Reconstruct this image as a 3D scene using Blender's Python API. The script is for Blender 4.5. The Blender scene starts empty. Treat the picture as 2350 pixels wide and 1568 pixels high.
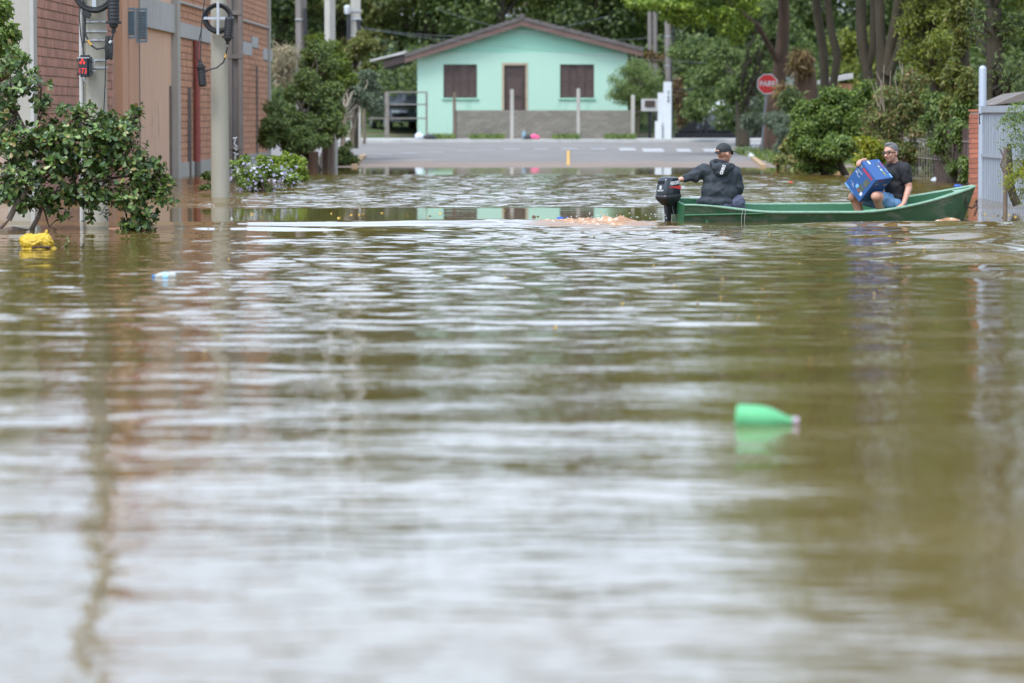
import bpy, bmesh, math, random
import numpy as np
from mathutils import Vector, Matrix, Euler, Quaternion

# ------------------------------------------------------------------ camera, sky, sun, exposure
SC = bpy.context.scene
COL = SC.collection
FPX, CX, CY, HOR, CAMZ = 8700.0, 1175.0, 784.0, 268.0, 1.27
PITCH = math.atan((CY - HOR) / FPX)
cam_d = bpy.data.cameras.new('camera')
cam = bpy.data.objects.new('camera', cam_d)
COL.objects.link(cam)
cam.location = (0, 0, CAMZ)
cam.rotation_euler = (math.pi / 2 - PITCH, 0, 0)
cam_d.sensor_width = 36.0
cam_d.lens = 36.0 * FPX / 2350.0
cam_d.clip_start = 0.5
cam_d.clip_end = 3000
cam_d.dof.use_dof = True
cam_d.dof.focus_distance = 46.5
cam_d.dof.aperture_fstop = 2.6
SC.camera = cam

SUN_EL, SUN_AZ = math.radians(58), math.radians(215)      # azimuth measured clockwise from +Y: behind the camera, to the left
world = bpy.data.worlds.new('World')
SC.world = world
world.use_nodes = True
nt = world.node_tree
for n in list(nt.nodes):
    nt.nodes.remove(n)
w_out = nt.nodes.new('ShaderNodeOutputWorld')
w_bg = nt.nodes.new('ShaderNodeBackground')
w_sky = nt.nodes.new('ShaderNodeTexSky')
w_sky.sky_type = 'NISHITA'
w_sky.sun_disc = False
w_sky.sun_elevation = SUN_EL
w_sky.sun_rotation = SUN_AZ
w_sky.dust_density = 1.5
w_sky.air_density = 1.0
w_sky.ozone_density = 1.0
w_hs = nt.nodes.new('ShaderNodeHueSaturation')
w_hs.inputs['Saturation'].default_value = 0.22
w_tc = nt.nodes.new('ShaderNodeTexCoord')
w_map = nt.nodes.new('ShaderNodeMapping')
w_map.inputs['Scale'].default_value = (1.6, 1.6, 4.0)
w_no = nt.nodes.new('ShaderNodeTexNoise')
w_no.inputs['Scale'].default_value = 2.2
w_no.inputs['Detail'].default_value = 5
w_ramp = nt.nodes.new('ShaderNodeValToRGB')
w_ramp.color_ramp.elements[0].position = 0.33
w_ramp.color_ramp.elements[0].color = (0.76, 0.89, 1.09, 1)
w_ramp.color_ramp.elements[1].position = 0.66
w_ramp.color_ramp.elements[1].color = (1.11, 1.25, 1.46, 1)
w_mul = nt.nodes.new('ShaderNodeMix')
w_mul.data_type = 'RGBA'
w_mul.blend_type = 'MULTIPLY'
w_mul.inputs['Factor'].default_value = 1.0
nt.links.new(w_tc.outputs['Generated'], w_map.inputs['Vector'])
nt.links.new(w_map.outputs['Vector'], w_no.inputs['Vector'])
nt.links.new(w_no.outputs['Fac'], w_ramp.inputs['Fac'])
nt.links.new(w_sky.outputs['Color'], w_hs.inputs['Color'])
nt.links.new(w_hs.outputs['Color'], w_mul.inputs['A'])
nt.links.new(w_ramp.outputs['Color'], w_mul.inputs['B'])
nt.links.new(w_mul.outputs['Result'], w_bg.inputs['Color'])
# overcast sky: the cloud deck is brighter overhead than at the horizon
w_sep = nt.nodes.new('ShaderNodeSeparateXYZ')
w_el = nt.nodes.new('ShaderNodeMapRange')
w_el.inputs['From Min'].default_value = 0.0
w_el.inputs['From Max'].default_value = 1.0
w_el.inputs['To Min'].default_value = 0.113
w_el.inputs['To Max'].default_value = 0.25
nt.links.new(w_tc.outputs['Generated'], w_sep.inputs['Vector'])
nt.links.new(w_sep.outputs['Z'], w_el.inputs['Value'])
nt.links.new(w_el.outputs['Result'], w_bg.inputs['Strength'])
nt.links.new(w_bg.outputs['Background'], w_out.inputs['Surface'])

sun_d = bpy.data.lights.new('sun', 'SUN')
sun_d.energy = 1.1
sun_d.angle = math.radians(18)
sun_d.color = (1.0, 0.96, 0.9)
sun = bpy.data.objects.new('sun', sun_d)
COL.objects.link(sun)
sdir = Vector((math.sin(SUN_AZ) * math.cos(SUN_EL), math.cos(SUN_AZ) * math.cos(SUN_EL), math.sin(SUN_EL)))
sun.rotation_euler = (-sdir).to_track_quat('-Z', 'Y').to_euler()
sun.location = sdir * 60

SC.view_settings.view_transform = 'Standard'
SC.view_settings.look = 'None'
SC.view_settings.gamma = 1.0
SC.view_settings.use_curve_mapping = False
SC.view_settings.exposure = 1.0
try:
    SC.cycles.max_bounces = 6
    SC.cycles.diffuse_bounces = 3
    SC.cycles.glossy_bounces = 3
    SC.cycles.transmission_bounces = 4
    SC.cycles.caustics_reflective = False
    SC.cycles.caustics_refractive = False
    SC.cycles.use_denoising = True
except Exception:
    pass

# ------------------------------------------------------------------ helpers
RNG = np.random.default_rng(11)
random.seed(5)
WL = {}                                   # world position of every thing's base


def P(px, py, d):
    """the point at distance d that the photograph shows at (px, py), in 2350-wide coordinates"""
    u = (px - CX) / FPX
    v = -(py - CY) / FPX
    yc = math.cos(PITCH) + v * math.sin(PITCH)
    t = d / yc
    return Vector((u * t, d, CAMZ + t * (v * math.cos(PITCH) - math.sin(PITCH))))


def S(d):
    return FPX / d


def ground_z(d):
    pts = [(-50, -0.8), (80, -0.8), (96, 0.0), (113, 0.14), (134, 0.39), (143, 0.45), (152, 1.0), (170, 3.2), (200, 6.5), (260, 8.0), (600, 8.0)]
    for (a, za), (b, zb) in zip(pts, pts[1:]):
        if d <= b:
            return za + (zb - za) * (d - a) / (b - a)
    return 8.0


def G(px, py):
    """where the ray through (px, py) meets the ground beyond the water"""
    lo, hi = 90.0, 142.0
    for _ in range(40):
        m = (lo + hi) / 2
        if P(px, py, m).z > ground_z(m):
            lo = m
        else:
            hi = m
    p = P(px, py, lo)
    p.z = ground_z(lo)
    return p


def tag(o, label=None, cat=None, group=None, kind=None):
    if label:
        o['label'] = label
    if cat:
        o['category'] = cat
    if group:
        o['group'] = group
    if kind:
        o['kind'] = kind
    return o


def thing(name, label, cat, loc=(0, 0, 0), rotz=0.0, group=None):
    o = bpy.data.objects.new(name, None)
    o.empty_display_size = 0.2
    COL.objects.link(o)
    o.location = loc
    o.rotation_euler = (0, 0, rotz)
    WL[o] = Vector(loc)
    return tag(o, label, cat, group)


def link_mesh(name, me, parent=None, loc=None):
    o = bpy.data.objects.new(name, me)
    COL.objects.link(o)
    if parent is not None:
        o.parent = parent
        WL[o] = WL[parent].copy()
    else:
        WL[o] = Vector(loc) if loc is not None else Vector((0, 0, 0))
    if loc is not None:
        o.location = loc
    return o


def np_mesh(name, V, F, mat, smooth=False):
    V = np.asarray(V, dtype=np.float32)
    me = bpy.data.meshes.new(name)
    if isinstance(F, np.ndarray):
        k = F.shape[1]
        me.vertices.add(len(V))
        me.vertices.foreach_set('co', V.ravel())
        me.loops.add(F.size)
        me.loops.foreach_set('vertex_index', F.ravel().astype(np.int32))
        me.polygons.add(len(F))
        me.polygons.foreach_set('loop_start', np.arange(0, F.size, k, dtype=np.int32))
        me.polygons.foreach_set('loop_total', np.full(len(F), k, dtype=np.int32))
        me.update(calc_edges=True)
        me.validate()
    else:
        me.from_pydata([tuple(v) for v in V], [], F)
        me.update()
    if smooth:
        me.polygons.foreach_set('use_smooth', np.ones(len(me.polygons), dtype=bool))
    if mat is not None:
        me.materials.append(mat)
    return me


def mk(name, V, F, mat, parent=None, local=False, smooth=False, loc=None):
    """one mesh object; world coordinates are turned into the parent's frame unless local"""
    V = np.array(V, dtype=np.float64).reshape(-1, 3)
    if not local:
        if parent is not None:
            V = V - np.array(WL[parent])
        elif loc is None:
            mn, mx = V.min(0), V.max(0)
            loc = Vector(((mn[0] + mx[0]) / 2, (mn[1] + mx[1]) / 2, mn[2]))
            V = V - np.array(loc)
    return link_mesh(name, np_mesh(name, V, F, mat, smooth), parent, loc)


class MB:
    def __init__(self):
        self.v, self.f = [], []

    def add(self, V, F):
        b = len(self.v)
        self.v += [tuple(p) for p in V]
        self.f += [tuple(i + b for i in q) for q in F]
        return self

    def box(self, c, s, m=None):
        hx, hy, hz = s[0] / 2, s[1] / 2, s[2] / 2
        V = [Vector((x * hx, y * hy, z * hz)) for x in (-1, 1) for y in (-1, 1) for z in (-1, 1)]
        if m is not None:
            V = [m @ p for p in V]
        V = [p + Vector(c) for p in V]
        return self.add(V, [(0, 1, 3, 2), (4, 6, 7, 5), (0, 4, 5, 1), (2, 3, 7, 6), (0, 2, 6, 4), (1, 5, 7, 3)])

    def bx(self, x0, x1, y0, y1, z0, z1):
        return self.box(((x0 + x1) / 2, (y0 + y1) / 2, (z0 + z1) / 2), (x1 - x0, y1 - y0, z1 - z0))

    def tube(self, pts, rad, n=8, caps=True, flat=1.0):
        pts = [Vector([float(x) for x in p]) for p in pts]
        if not hasattr(rad, '__len__'):
            rad = [rad] * len(pts)
        b = len(self.v)
        t0 = (pts[1] - pts[0]).normalized()
        a = t0.cross(Vector((0, 0, 1))) if abs(t0.z) < 0.9 else t0.cross(Vector((0, 1, 0)))
        for i, p in enumerate(pts):
            t = (pts[min(i + 1, len(pts) - 1)] - pts[max(i - 1, 0)]).normalized()
            a = a - t * a.dot(t)
            a.normalize()
            c = a.cross(t).normalized()
            for k in range(n):
                th = 2 * math.pi * k / n
                self.v.append(tuple(p + float(rad[i]) * (math.cos(th) * a + flat * math.sin(th) * c)))
        for i in range(len(pts) - 1):
            for k in range(n):
                k2 = (k + 1) % n
                self.f.append((b + i * n + k, b + i * n + k2, b + (i + 1) * n + k2, b + (i + 1) * n + k))
        if caps:
            self.f.append(tuple(b + k for k in range(n))[::-1])
            self.f.append(tuple(b + (len(pts) - 1) * n + k for k in range(n)))
        return self

    def lathe(self, prof, origin, axis=(0, 0, 1), n=20):
        """prof: list of (radius, height along the axis)"""
        ax = Vector(axis).normalized()
        a = ax.orthogonal().normalized()
        c = ax.cross(a)
        b = len(self.v)
        for r, h in prof:
            for k in range(n):
                th = 2 * math.pi * k / n
                self.v.append(tuple(Vector(origin) + ax * h + r * (math.cos(th) * a + math.sin(th) * c)))
        for i in range(len(prof) - 1):
            for k in range(n):
                k2 = (k + 1) % n
                self.f.append((b + i * n + k, b + i * n + k2, b + (i + 1) * n + k2, b + (i + 1) * n + k))
        self.f.append(tuple(b + k for k in range(n))[::-1])
        self.f.append(tuple(b + (len(prof) - 1) * n + k for k in range(n)))
        return self

    def prism(self, poly, off):
        """poly: planar list of points, off: extrusion vector"""
        n = len(poly)
        off = Vector(off)
        V = [Vector(p) for p in poly] + [Vector(p) + off for p in poly]
        F = [tuple(range(n))[::-1], tuple(range(n, 2 * n))]
        F += [(i, (i + 1) % n, n + (i + 1) % n, n + i) for i in range(n)]
        return self.add(V, F)

    def loft(self, rings, caps=True):
        b = len(self.v)
        n = len(rings[0])
        for r in rings:
            self.v += [tuple(p) for p in r]
        for i in range(len(rings) - 1):
            for k in range(n):
                k2 = (k + 1) % n
                self.f.append((b + i * n + k, b + i * n + k2, b + (i + 1) * n + k2, b + (i + 1) * n + k))
        if caps:
            self.f.append(tuple(b + k for k in range(n))[::-1])
            self.f.append(tuple(b + (len(rings) - 1) * n + k for k in range(n)))
        return self

    def build(self, name, mat, parent=None, local=False, smooth=False, loc=None, bevel=0.0):
        o = mk(name, self.v, self.f, mat, parent, local, False, loc)
        bm = bmesh.new()
        bm.from_mesh(o.data)
        bmesh.ops.recalc_face_normals(bm, faces=bm.faces)
        if bevel > 0:
            es = [e for e in bm.edges if len(e.link_faces) == 2 and e.calc_face_angle(0) > 0.6]
            bmesh.ops.bevel(bm, geom=es, offset=bevel, segments=2, affect='EDGES', clamp_overlap=True)
        bm.to_mesh(o.data)
        bm.free()
        if smooth:
            o.data.polygons.foreach_set('use_smooth', np.ones(len(o.data.polygons), dtype=bool))
            try:
                o.data.set_sharp_from_angle(angle=math.radians(42))
            except Exception:
                pass
        return o


def copy_tree(o, parent=None):
    c = o.copy()
    COL.objects.link(c)
    if parent is not None:
        c.parent = parent
    WL[c] = WL[o].copy()
    for ch in list(o.children):
        copy_tree(ch, c)
    return c


# ------------------------------------------------------------------ materials
MATS = {}


def _nodes(name):
    m = bpy.data.materials.new(name)
    m.use_nodes = True
    t = m.node_tree
    b = t.nodes['Principled BSDF']
    return m, t, b


def ramp(t, stops):
    r = t.nodes.new('ShaderNodeValToRGB')
    cr = r.color_ramp
    while len(cr.elements) < len(stops):
        cr.elements.new(0.5)
    for e, (p, c) in zip(cr.elements, stops):
        e.position = p
        e.color = (c[0], c[1], c[2], 1)
    return r


def mul(c, k):
    return tuple(x * k for x in c)


def surf(name, c1, c2=None, scale=3.0, rough=0.7, metal=0.0, bump=0.0, bscale=20.0, stretch=(1, 1, 1), spots=None, coat=0.0, perobj=0.0, detail=6):
    """noise mottled surface; spots = (colour, threshold, scale) adds irregular stains"""
    m, t, b = _nodes(name)
    c2 = c2 or mul(c1, 0.75)
    tc = t.nodes.new('ShaderNodeTexCoord')
    mp = t.nodes.new('ShaderNodeMapping')
    mp.inputs['Scale'].default_value = stretch
    t.links.new(tc.outputs['Object'], mp.inputs['Vector'])
    no = t.nodes.new('ShaderNodeTexNoise')
    no.inputs['Scale'].default_value = scale
    no.inputs['Detail'].default_value = detail
    no.inputs['Roughness'].default_value = 0.65
    t.links.new(mp.outputs['Vector'], no.inputs['Vector'])
    r = ramp(t, [(0.3, c2), (0.68, c1)])
    t.links.new(no.outputs['Fac'], r.inputs['Fac'])
    col = r.outputs['Color']
    if spots:
        n2 = t.nodes.new('ShaderNodeTexNoise')
        n2.inputs['Scale'].default_value = spots[2]
        n2.inputs['Detail'].default_value = 8
        n2.inputs['Roughness'].default_value = 0.7
        t.links.new(mp.outputs['Vector'], n2.inputs['Vector'])
        r2 = ramp(t, [(spots[1], (0, 0, 0)), (spots[1] + 0.08, (1, 1, 1))])
        t.links.new(n2.outputs['Fac'], r2.inputs['Fac'])
        mx = t.nodes.new('ShaderNodeMix')
        mx.data_type = 'RGBA'
        t.links.new(r2.outputs['Color'], mx.inputs['Factor'])
        t.links.new(col, mx.inputs['A'])
        mx.inputs['B'].default_value = (*spots[0], 1)
        col = mx.outputs['Result']
    if perobj > 0:
        oi = t.nodes.new('ShaderNodeObjectInfo')
        ge = t.nodes.new('ShaderNodeNewGeometry')
        ad = t.nodes.new('ShaderNodeMath')
        ad.operation = 'ADD'
        t.links.new(oi.outputs['Random'], ad.inputs[0])
        t.links.new(ge.outputs['Random Per Island'], ad.inputs[1])
        fr = t.nodes.new('ShaderNodeMath')
        fr.operation = 'FRACT'
        t.links.new(ad.outputs[0], fr.inputs[0])
        mr = t.nodes.new('ShaderNodeMapRange')
        mr.inputs['To Min'].default_value = 1 - perobj
        mr.inputs['To Max'].default_value = 1 + perobj
        t.links.new(fr.outputs[0], mr.inputs['Value'])
        hs = t.nodes.new('ShaderNodeHueSaturation')
        t.links.new(mr.outputs['Result'], hs.inputs['Value'])
        t.links.new(col, hs.inputs['Color'])
        col = hs.outputs['Color']
    t.links.new(col, b.inputs['Base Color'])
    b.inputs['Roughness'].default_value = rough
    b.inputs['Metallic'].default_value = metal
    if coat:
        b.inputs['Coat Weight'].default_value = coat
    if bump > 0:
        n3 = t.nodes.new('ShaderNodeTexNoise')
        n3.inputs['Scale'].default_value = bscale
        n3.inputs['Detail'].default_value = 5
        t.links.new(mp.outputs['Vector'], n3.inputs['Vector'])
        bu = t.nodes.new('ShaderNodeBump')
        bu.inputs['Strength'].default_value = 1.0
        bu.inputs['Distance'].default_value = bump
        t.links.new(n3.outputs['Fac'], bu.inputs['Height'])
        t.links.new(bu.outputs['Normal'], b.inputs['Normal'])
    MATS[name] = m
    return m


def leafmat(name, dark, mid, light, trans=0.25, rough=0.5, accent=None):
    m, t, b = _nodes(name)
    ge = t.nodes.new('ShaderNodeNewGeometry')
    stops = [(0.0, dark), (0.45, mid), (0.86, light)]
    if accent:
        stops.append((0.97, accent))
    r = ramp(t, stops)
    oi = t.nodes.new('ShaderNodeObjectInfo')
    t.links.new(ge.outputs['Random Per Island'], r.inputs['Fac'])
    hs = t.nodes.new('ShaderNodeHueSaturation')
    mr = t.nodes.new('ShaderNodeMapRange')
    mr.inputs['To Min'].default_value = 0.75
    mr.inputs['To Max'].default_value = 1.25
    t.links.new(oi.outputs['Random'], mr.inputs['Value'])
    t.links.new(mr.outputs['Result'], hs.inputs['Value'])
    t.links.new(r.outputs['Color'], hs.inputs['Color'])
    t.links.new(hs.outputs['Color'], b.inputs['Base Color'])
    b.inputs['Roughness'].default_value = rough
    tr = t.nodes.new('ShaderNodeBsdfTranslucent')
    t.links.new(hs.outputs['Color'], tr.inputs['Color'])
    mx = t.nodes.new('ShaderNodeMixShader')
    mx.inputs['Fac'].default_value = trans
    t.links.new(b.outputs['BSDF'], mx.inputs[1])
    t.links.new(tr.outputs['BSDF'], mx.inputs[2])
    t.links.new(mx.outputs['Shader'], t.nodes['Material Output'].inputs['Surface'])
    MATS[name] = m
    return m


def glow(name, c, s):
    m, t, b = _nodes(name)
    b.inputs['Base Color'].default_value = (*c, 1)
    b.inputs['Emission Color'].default_value = (*c, 1)
    b.inputs['Emission Strength'].default_value = s
    return m


def plastic_clear(name, c, rough=0.12, alpha_t=0.6):
    m, t, b = _nodes(name)
    b.inputs['Base Color'].default_value = (*c, 1)
    b.inputs['Roughness'].default_value = rough
    b.inputs['Transmission Weight'].default_value = alpha_t
    b.inputs['IOR'].default_value = 1.15
    return m


M_brick_red = surf('brick_red', (0.44, 0.215, 0.145), (0.34, 0.165, 0.115), 9, 0.85, bump=0.004, bscale=60, stretch=(1, 1, 3), perobj=0.16)
M_brick_orange = surf('brick_orange', (0.55, 0.27, 0.15), (0.43, 0.21, 0.12), 9, 0.85, bump=0.004, bscale=60, stretch=(1, 1, 3), perobj=0.14)
M_mortar = surf('mortar', (0.44, 0.32, 0.25), (0.36, 0.27, 0.22), 6, 0.95, bump=0.004)
M_plaster = surf('salmon_plaster', (0.68, 0.43, 0.29), (0.60, 0.37, 0.245), 2.2, 0.9, stretch=(1, 1.0, 0.25), spots=((0.33, 0.22, 0.16), 0.60, 1.6), bump=0.003)
M_plaster2 = surf('peach_plaster', (0.56, 0.315, 0.195), (0.48, 0.265, 0.16), 2.5, 0.9, stretch=(1, 3, 0.2), spots=((0.20, 0.13, 0.09), 0.64, 2.5), bump=0.003)
M_conc = surf('concrete', (0.42, 0.395, 0.34), (0.33, 0.305, 0.26), 2.5, 0.9, stretch=(1, 1, 0.4), spots=((0.2, 0.17, 0.14), 0.66, 4), bump=0.004, bscale=40)
M_conc_pale = surf('pale_concrete', (0.37, 0.345, 0.275), (0.30, 0.28, 0.22), 2.5, 0.85, stretch=(1, 1, 0.25), spots=((0.24, 0.205, 0.155), 0.56, 3.0), bump=0.003, bscale=40)
M_conc_dark = surf('dark_concrete', (0.20, 0.175, 0.155), (0.14, 0.12, 0.105), 3, 0.9, stretch=(1, 1, 0.3), spots=((0.30, 0.28, 0.25), 0.62, 3), bump=0.005, bscale=30)
M_conc_grey = surf('grey_concrete', (0.46, 0.45, 0.42), (0.36, 0.35, 0.32), 3, 0.9, stretch=(1, 1, 0.5), spots=((0.25, 0.24, 0.22), 0.66, 5), bump=0.004)
M_mint = surf('mint_paint', (0.375, 0.550, 0.435), (0.355, 0.53, 0.415), 0.8, 0.75, stretch=(1.2, 1.2, 0.35), spots=((0.30, 0.49, 0.37), 0.57, 1.1), bump=0.002)
M_mint2 = surf('deep_mint_paint', (0.285, 0.53, 0.395), (0.27, 0.515, 0.38), 0.8, 0.7)
M_woodbrown = surf('brown_wood', (0.085, 0.050, 0.040), (0.050, 0.031, 0.026), 6, 0.6, stretch=(1, 1, 3), bump=0.002)
M_darkwood = surf('dark_wood', (0.06, 0.035, 0.027), (0.035, 0.022, 0.018), 6, 0.5, stretch=(4, 1, 1), bump=0.002)
M_fascia = surf('fascia_brown', (0.145, 0.085, 0.064), (0.10, 0.06, 0.047), 3, 0.7)
M_tile = surf('old_grey_tile', (0.13, 0.112, 0.10), (0.07, 0.062, 0.058), 6, 0.9, bump=0.01)
M_tan = surf('tan_frame', (0.42, 0.33, 0.22), None, 5, 0.7)
M_block = surf('grey_block', (0.235, 0.21, 0.17), (0.16, 0.142, 0.113), 5, 0.95, bump=0.006, bscale=60, perobj=0.14)
M_blockmortar = surf('block_mortar', (0.30, 0.285, 0.25), (0.22, 0.205, 0.18), 8, 0.95)
M_asphalt = surf('asphalt', (0.200, 0.184, 0.166), (0.15, 0.138, 0.125), 0.6, 0.9, spots=((0.25, 0.235, 0.215), 0.6, 0.3), bump=0.004, bscale=80)
M_mud = surf('red_mud', (0.25, 0.185, 0.14), (0.17, 0.135, 0.11), 0.5, 0.75, bump=0.006, bscale=10)
M_earth = surf('earth', (0.16, 0.12, 0.07), (0.10, 0.10, 0.04), 0.7, 0.95, spots=((0.05, 0.09, 0.02), 0.52, 0.5), bump=0.03, bscale=4)
M_hill = surf('hill_grass', (0.075, 0.10, 0.025), (0.045, 0.07, 0.015), 0.5, 0.95, bump=0.1, bscale=2)
M_white = surf('white_paint', (0.60, 0.62, 0.62), (0.52, 0.54, 0.54), 3, 0.6)
M_roadwhite = surf('road_paint', (0.46, 0.46, 0.45), (0.22, 0.215, 0.21), 3, 0.8)
M_roadfaint = surf('worn_road_paint', (0.26, 0.255, 0.25), (0.18, 0.175, 0.17), 4, 0.8)
M_yellowpaint = surf('yellow_paint', (0.62, 0.34, 0.06), (0.42, 0.26, 0.07), 4, 0.8)
M_orangekerb = surf('orange_kerb_paint', (0.42, 0.25, 0.11), (0.36, 0.27, 0.17), 3, 0.8)
M_galv = surf('galvanised', (0.50, 0.52, 0.53), (0.40, 0.41, 0.42), 10, 0.35, 0.7)
M_strap = surf('bright_strap', (0.50, 0.51, 0.52), None, 12, 0.35, 0.4)
M_black = surf('black_rubber', (0.014, 0.014, 0.015), (0.022, 0.022, 0.022), 20, 0.55)
M_blackbox = surf('black_plastic', (0.016, 0.020, 0.026), (0.010, 0.012, 0.015), 20, 0.38)
M_red_led = glow('red_led', (0.7, 0.03, 0.02), 0.45)
M_bluelouvre = surf('blue_grey_paint', (0.20, 0.29, 0.34), (0.14, 0.20, 0.24), 6, 0.6)
M_redpipe = surf('red_oxide', (0.33, 0.085, 0.065), (0.25, 0.07, 0.055), 6, 0.7)
M_redpaint = surf('red_paint', (0.55, 0.05, 0.035), (0.48, 0.045, 0.03), 3, 0.6)
M_gate = surf('grey_blue_metal', (0.40, 0.44, 0.49), (0.34, 0.37, 0.41), 3, 0.45, 0.2, stretch=(1, 1, 0.3), spots=((0.30, 0.28, 0.27), 0.7, 3))
M_iron = surf('dark_iron', (0.016, 0.017, 0.02), None, 10, 0.5, 0.4)
M_fencegrey = surf('grey_fence', (0.20, 0.175, 0.15), (0.13, 0.11, 0.09), 6, 0.8)
M_rust = surf('brown_panel', (0.085, 0.045, 0.035), (0.06, 0.03, 0.025), 6, 0.8, stretch=(4, 4, 1))
M_signred = surf('sign_red', (0.62, 0.025, 0.025), (0.56, 0.022, 0.022), 8, 0.45)
M_post = surf('sign_post', (0.22, 0.23, 0.23), (0.17, 0.175, 0.175), 8, 0.5, 0.3)
M_bark = surf('bark', (0.060, 0.046, 0.028), (0.026, 0.024, 0.012), 4, 0.95, stretch=(1, 1, 0.3), bump=0.03, bscale=8)
M_bark_red = surf('red_bark', (0.105, 0.060, 0.036), (0.038, 0.024, 0.015), 4, 0.95, stretch=(1, 1, 0.25), bump=0.04, bscale=7)
M_bark_pale = surf('pale_bark', (0.36, 0.30, 0.22), (0.22, 0.18, 0.13), 8, 0.9, bump=0.004)
M_twig = surf('twig_bark', (0.16, 0.115, 0.085), (0.085, 0.06, 0.045), 14, 0.9, bump=0.003)
M_brownpost = surf('weathered_post', (0.20, 0.15, 0.11), (0.12, 0.09, 0.07), 6, 0.95, stretch=(1, 1, 0.3), bump=0.006)

L_dark = leafmat('leaf_dark', (0.030, 0.058, 0.014), (0.080, 0.122, 0.028), (0.150, 0.195, 0.048), trans=0.4)
L_mid = leafmat('leaf_mid', (0.052, 0.100, 0.017), (0.140, 0.215, 0.036), (0.235, 0.315, 0.060), trans=0.4)
L_olive = leafmat('leaf_olive', (0.070, 0.096, 0.018), (0.158, 0.185, 0.034), (0.260, 0.265, 0.060), trans=0.4, accent=(0.28, 0.22, 0.07))
L_bright = leafmat('leaf_bright', (0.070, 0.125, 0.012), (0.165, 0.250, 0.022), (0.290, 0.360, 0.042), trans=0.4)
L_grey = leafmat('leaf_greygreen', (0.050, 0.080, 0.045), (0.115, 0.155, 0.085), (0.195, 0.230, 0.145), trans=0.4)
L_feather = leafmat('leaf_feather', (0.075, 0.100, 0.010), (0.165, 0.200, 0.022), (0.265, 0.290, 0.040), trans=0.4)
L_fore = leafmat('leaf_glossy', (0.022, 0.056, 0.014), (0.082, 0.150, 0.026), (0.180, 0.255, 0.056), trans=0.25, rough=0.42, accent=(0.24, 0.16, 0.055))
L_orange = leafmat('leaf_orange_tip', (0.100, 0.145, 0.035), (0.205, 0.245, 0.062), (0.335, 0.320, 0.100), trans=0.4, accent=(0.50, 0.27, 0.14))
L_yellow = leafmat('leaf_yellow_green', (0.090, 0.130, 0.010), (0.200, 0.230, 0.018), (0.34, 0.33, 0.03), trans=0.45)
L_straw = leafmat('leaf_straw', (0.20, 0.17, 0.09), (0.30, 0.25, 0.14), (0.40, 0.33, 0.20))
L_fresh = leafmat('leaf_fresh', (0.070, 0.115, 0.028), (0.165, 0.240, 0.055), (0.270, 0.345, 0.095), trans=0.4)
L_flower = leafmat('flower_lilac', (0.34, 0.30, 0.52), (0.58, 0.55, 0.70), (0.72, 0.70, 0.74), trans=0.4)
L_grass = leafmat('grass_blade', (0.05, 0.10, 0.015), (0.10, 0.17, 0.025), (0.20, 0.22, 0.06))
L_rosy = leafmat('leaf_rust', (0.10, 0.06, 0.02), (0.20, 0.12, 0.035), (0.30, 0.20, 0.06))


# ------------------------------------------------------------------ foliage
def unit(a):
    return a / np.maximum(np.linalg.norm(a, axis=-1, keepdims=True), 1e-9)


def leaf_mesh_arrays(C, N, size, aspect, rng, droop=0.0, fold=0.18, jitter=0.7, sizevar=0.45):
    """diamond leaves at C facing N"""
    n = len(C)
    N = unit(N + rng.normal(0, jitter, (n, 3)))
    R = rng.normal(0, 1, (n, 3))
    R[:, 2] -= droop
    T = unit(R - (R * N).sum(1, keepdims=True) * N)
    B = np.cross(N, T)
    L = size * (1 + sizevar * rng.uniform(-1, 1, (n, 1)))
    W = L * aspect
    v0 = C
    v1 = C + T * L * 0.55 + B * W * 0.5 + N * L * fold
    v2 = C + T * L
    v3 = C + T * L * 0.55 - B * W * 0.5 + N * L * fold
    V = np.stack([v0, v1, v2, v3], 1).reshape(-1, 3)
    F = np.arange(4 * n).reshape(n, 4)
    return V, F


def crown_points(clumps, n, rng, inner=0.55):
    cl = np.array(clumps, dtype=float)
    if cl.shape[1] == 4:
        cl = np.concatenate([cl, cl[:, 3:4], cl[:, 3:4]], 1)
    area = (cl[:, 3] * cl[:, 4] + cl[:, 4] * cl[:, 5] + cl[:, 3] * cl[:, 5])
    idx = rng.choice(len(cl), n, p=area / area.sum())
    D = unit(rng.normal(0, 1, (n, 3)))
    rr = inner + (1 - inner) * rng.uniform(0, 1, (n, 1)) ** 0.6
    rr *= 1 + 0.10 * rng.normal(0, 1, (n, 1))
    C = cl[idx, :3] + D * cl[idx, 3:6] * rr
    N = unit(D + np.array([0, -0.15, 0.7]))
    return C, N


def lumpy(c, r, k, rng, small=(0.28, 0.45), squash=0.85):
    """break an ellipsoid (c, r) into k smaller clumps over its surface"""
    out = []
    for _ in range(k):
        d = unit(rng.normal(0, 1, 3))
        q = rng.uniform(0.35, 0.92)
        s = rng.uniform(*small)
        out.append((c[0] + d[0] * r[0] * q, c[1] + d[1] * r[1] * q, c[2] + d[2] * r[2] * q, r[0] * s, r[1] * s, r[2] * s * squash))
    return out


def foliage(name, clumps, n, size, mat, parent, rng, aspect=0.5, droop=0.2, inner=0.55, jitter=0.55):
    C, N = crown_points(clumps, n, rng, inner)
    V, F = leaf_mesh_arrays(C, N, size, aspect, rng, droop, jitter=jitter)
    return mk(name, V, F, mat, parent)


def bent(p0, p1, k, amp, rng):
    p0, p1 = Vector(p0), Vector(p1)
    pts = []
    for i in range(k + 1):
        t = i / k
        q = p0.lerp(p1, t)
        if 0 < i < k:
            q = q + Vector(rng.normal(0, amp, 3))
        pts.append(q)
    return pts


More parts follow.
